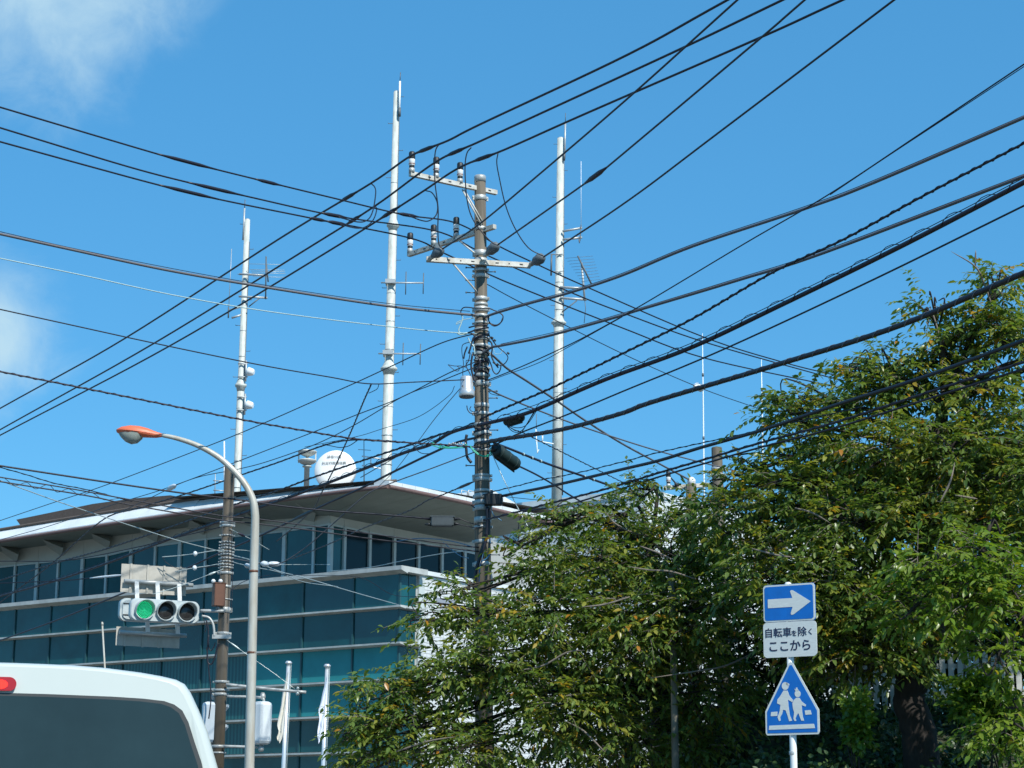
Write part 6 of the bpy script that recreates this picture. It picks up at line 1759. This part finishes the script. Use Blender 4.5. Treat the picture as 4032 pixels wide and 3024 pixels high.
# darker tree behind, closing the shade under the crowns
f = foot(2500, 31.5)
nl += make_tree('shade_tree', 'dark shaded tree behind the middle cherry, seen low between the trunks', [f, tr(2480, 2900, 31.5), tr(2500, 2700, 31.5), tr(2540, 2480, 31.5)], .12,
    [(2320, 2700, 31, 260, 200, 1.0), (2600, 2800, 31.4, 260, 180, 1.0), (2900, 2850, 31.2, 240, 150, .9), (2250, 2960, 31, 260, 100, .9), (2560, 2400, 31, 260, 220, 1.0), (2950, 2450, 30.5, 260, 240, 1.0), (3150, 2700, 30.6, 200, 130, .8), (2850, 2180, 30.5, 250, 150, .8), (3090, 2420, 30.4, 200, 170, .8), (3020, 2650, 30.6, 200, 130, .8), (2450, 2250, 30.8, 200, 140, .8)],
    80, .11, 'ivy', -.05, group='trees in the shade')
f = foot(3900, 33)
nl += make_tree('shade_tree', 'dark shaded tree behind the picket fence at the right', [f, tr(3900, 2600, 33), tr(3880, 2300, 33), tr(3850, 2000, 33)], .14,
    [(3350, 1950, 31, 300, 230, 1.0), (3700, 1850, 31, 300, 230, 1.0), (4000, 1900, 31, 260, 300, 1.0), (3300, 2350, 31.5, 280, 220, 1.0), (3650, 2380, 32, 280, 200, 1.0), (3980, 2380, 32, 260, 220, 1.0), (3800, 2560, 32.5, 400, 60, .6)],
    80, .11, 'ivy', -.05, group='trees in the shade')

# ------------------------------------------------------------------ leafy ground cover on the bank
def cover(n, x0, x1, y0, y1, lift, size, hue_mu):
    X = rng.uniform(x0, x1, n); Yv = rng.uniform(y0, y1, n)
    Zv = np.array([bank_z(x, y) for x, y in zip(X, Yv)]) + np.abs(rng.normal(0, lift, n)) + (.12 * np.sin(X * 2.3 + Yv) + .1 * np.sin(X * 5.1 - Yv * 2)) * (lift / .2)
    O = np.stack([X, Yv, Zv], 1)
    D = rng.normal(size=(n, 3)) * np.array([1, .6, .6]) + np.array([0, -.4, .1]); N = rng.normal(size=(n, 3)) * .5 + np.array([0, -.55, .8])
    L = size * rng.uniform(.6, 1.3, n)
    v, tri_ = leaf_arrays(O, D, N, L, L * .6, rng.uniform(0, .3, n))
    return v, tri_, np.clip(rng.normal(hue_mu, .2, n), 0, 1)


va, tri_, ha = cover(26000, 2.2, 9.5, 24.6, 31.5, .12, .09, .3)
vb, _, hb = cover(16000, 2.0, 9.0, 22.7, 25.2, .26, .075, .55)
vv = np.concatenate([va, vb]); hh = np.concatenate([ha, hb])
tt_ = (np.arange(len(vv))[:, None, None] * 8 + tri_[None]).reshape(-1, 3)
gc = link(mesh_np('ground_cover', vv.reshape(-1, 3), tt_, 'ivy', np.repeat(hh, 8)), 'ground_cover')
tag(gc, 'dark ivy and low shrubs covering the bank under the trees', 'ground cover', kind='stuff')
# clipped hedge behind the picket fence
nh = 15000
X = rng.uniform(4.3, 10.5, nh); Yv = 32.0 + rng.random(nh) ** 2 * 1.1; zt_ = 3.35 + 2.3 + .25 * np.sin(X * 2.1) + .2 * np.sin(X * 5.3)
Zv = 3.35 + (zt_ - 3.35) * rng.random(nh) ** .8
v, tri_ = leaf_arrays(np.stack([X, Yv, Zv], 1), rng.normal(size=(nh, 3)) + np.array([0, -.5, .1]), rng.normal(size=(nh, 3)) * .5 + np.array([0, -.7, .7]), .11 * rng.uniform(.7, 1.3, nh), .06 * np.ones(nh), rng.uniform(0, .3, nh))
t = thing('hedge', V((7.2, 32.5, 3.35)), 'tall dark green hedge directly behind the white picket fence', 'hedge')
link(mesh_np('foliage', (v - np.array((7.2, 32.5, 3.35))).reshape(-1, 3), (np.arange(nh)[:, None, None] * 8 + tri_[None]).reshape(-1, 3), 'ivy', np.repeat(np.clip(rng.normal(.25, .2, nh), 0, 1), 8)), 'foliage', t, kind='stuff')
for k in range(16):
    xx = 4.5 + k * .4; m = MB(); m.tube([V((xx, 32.7, 3.2)), V((xx + random.uniform(-.2, .2), 32.6, 4.3)), V((xx + random.uniform(-.3, .3), 32.6, 5.4))], [.03, .02, .008], 6); m.build('stem', 'bark', t)
# single bushes on the bank
for (x, y, w, h, lab, nb) in ((3375, 2850, 55, 110, 'narrow sunlit bush beside the crossing sign on the bank', 1500), (3860, 2740, 130, 90, 'pale green bush in front of the picket fence, right of the dark trunk', 2600), (3960, 2850, 110, 90, 'lower sunlit bush at the right edge below the picket fence', 2200)):
    Yb = 25.2; c = at(x, y, Yb); R = np.array([w * Yb / F, .35, h * Yb / F])
    q = norm(rng.normal(size=(nb, 3))); O = np.array(tuple(c)) + q * R * ((rng.random(nb) ** .5) * (1 + .35 * np.sin(q[:, 0] * 5 + q[:, 2] * 7 + x) + .25 * np.sin(q[:, 2] * 9 + x)))[:, None]
    base = V((c.x, c.y, bank_z(c.x, c.y)))
    L = .075 * rng.uniform(.7, 1.3, nb)
    v, tri_ = leaf_arrays(O, q + rng.normal(size=(nb, 3)) * .7, np.array([0, -.3, .9]) + rng.normal(size=(nb, 3)) * .5, L, L * .6, rng.uniform(0, .3, nb))
    t = thing('bush', base, lab, 'bush', 'bushes on the bank')
    link(mesh_np('foliage', (v - np.array(tuple(base))).reshape(-1, 3), (np.arange(nb)[:, None, None] * 8 + tri_[None]).reshape(-1, 3), 'leaf_bright', np.repeat(np.clip(rng.normal(.35, .2, nb), 0, 1), 8)), 'foliage', t, kind='stuff')
    m = MB()
    for k in range(5):
        e = c + V((random.uniform(-1, 1) * R[0], random.uniform(-.3, .3), random.uniform(0, 1) * R[2])); m.tube([base + V((random.uniform(-.06, .06), 0, -.05)), (base + e) / 2 + V((0, 0, .1)), e], [.014, .01, .004], 6)
    m.build('stems', 'bark', t)
print('LEAVES', nl)
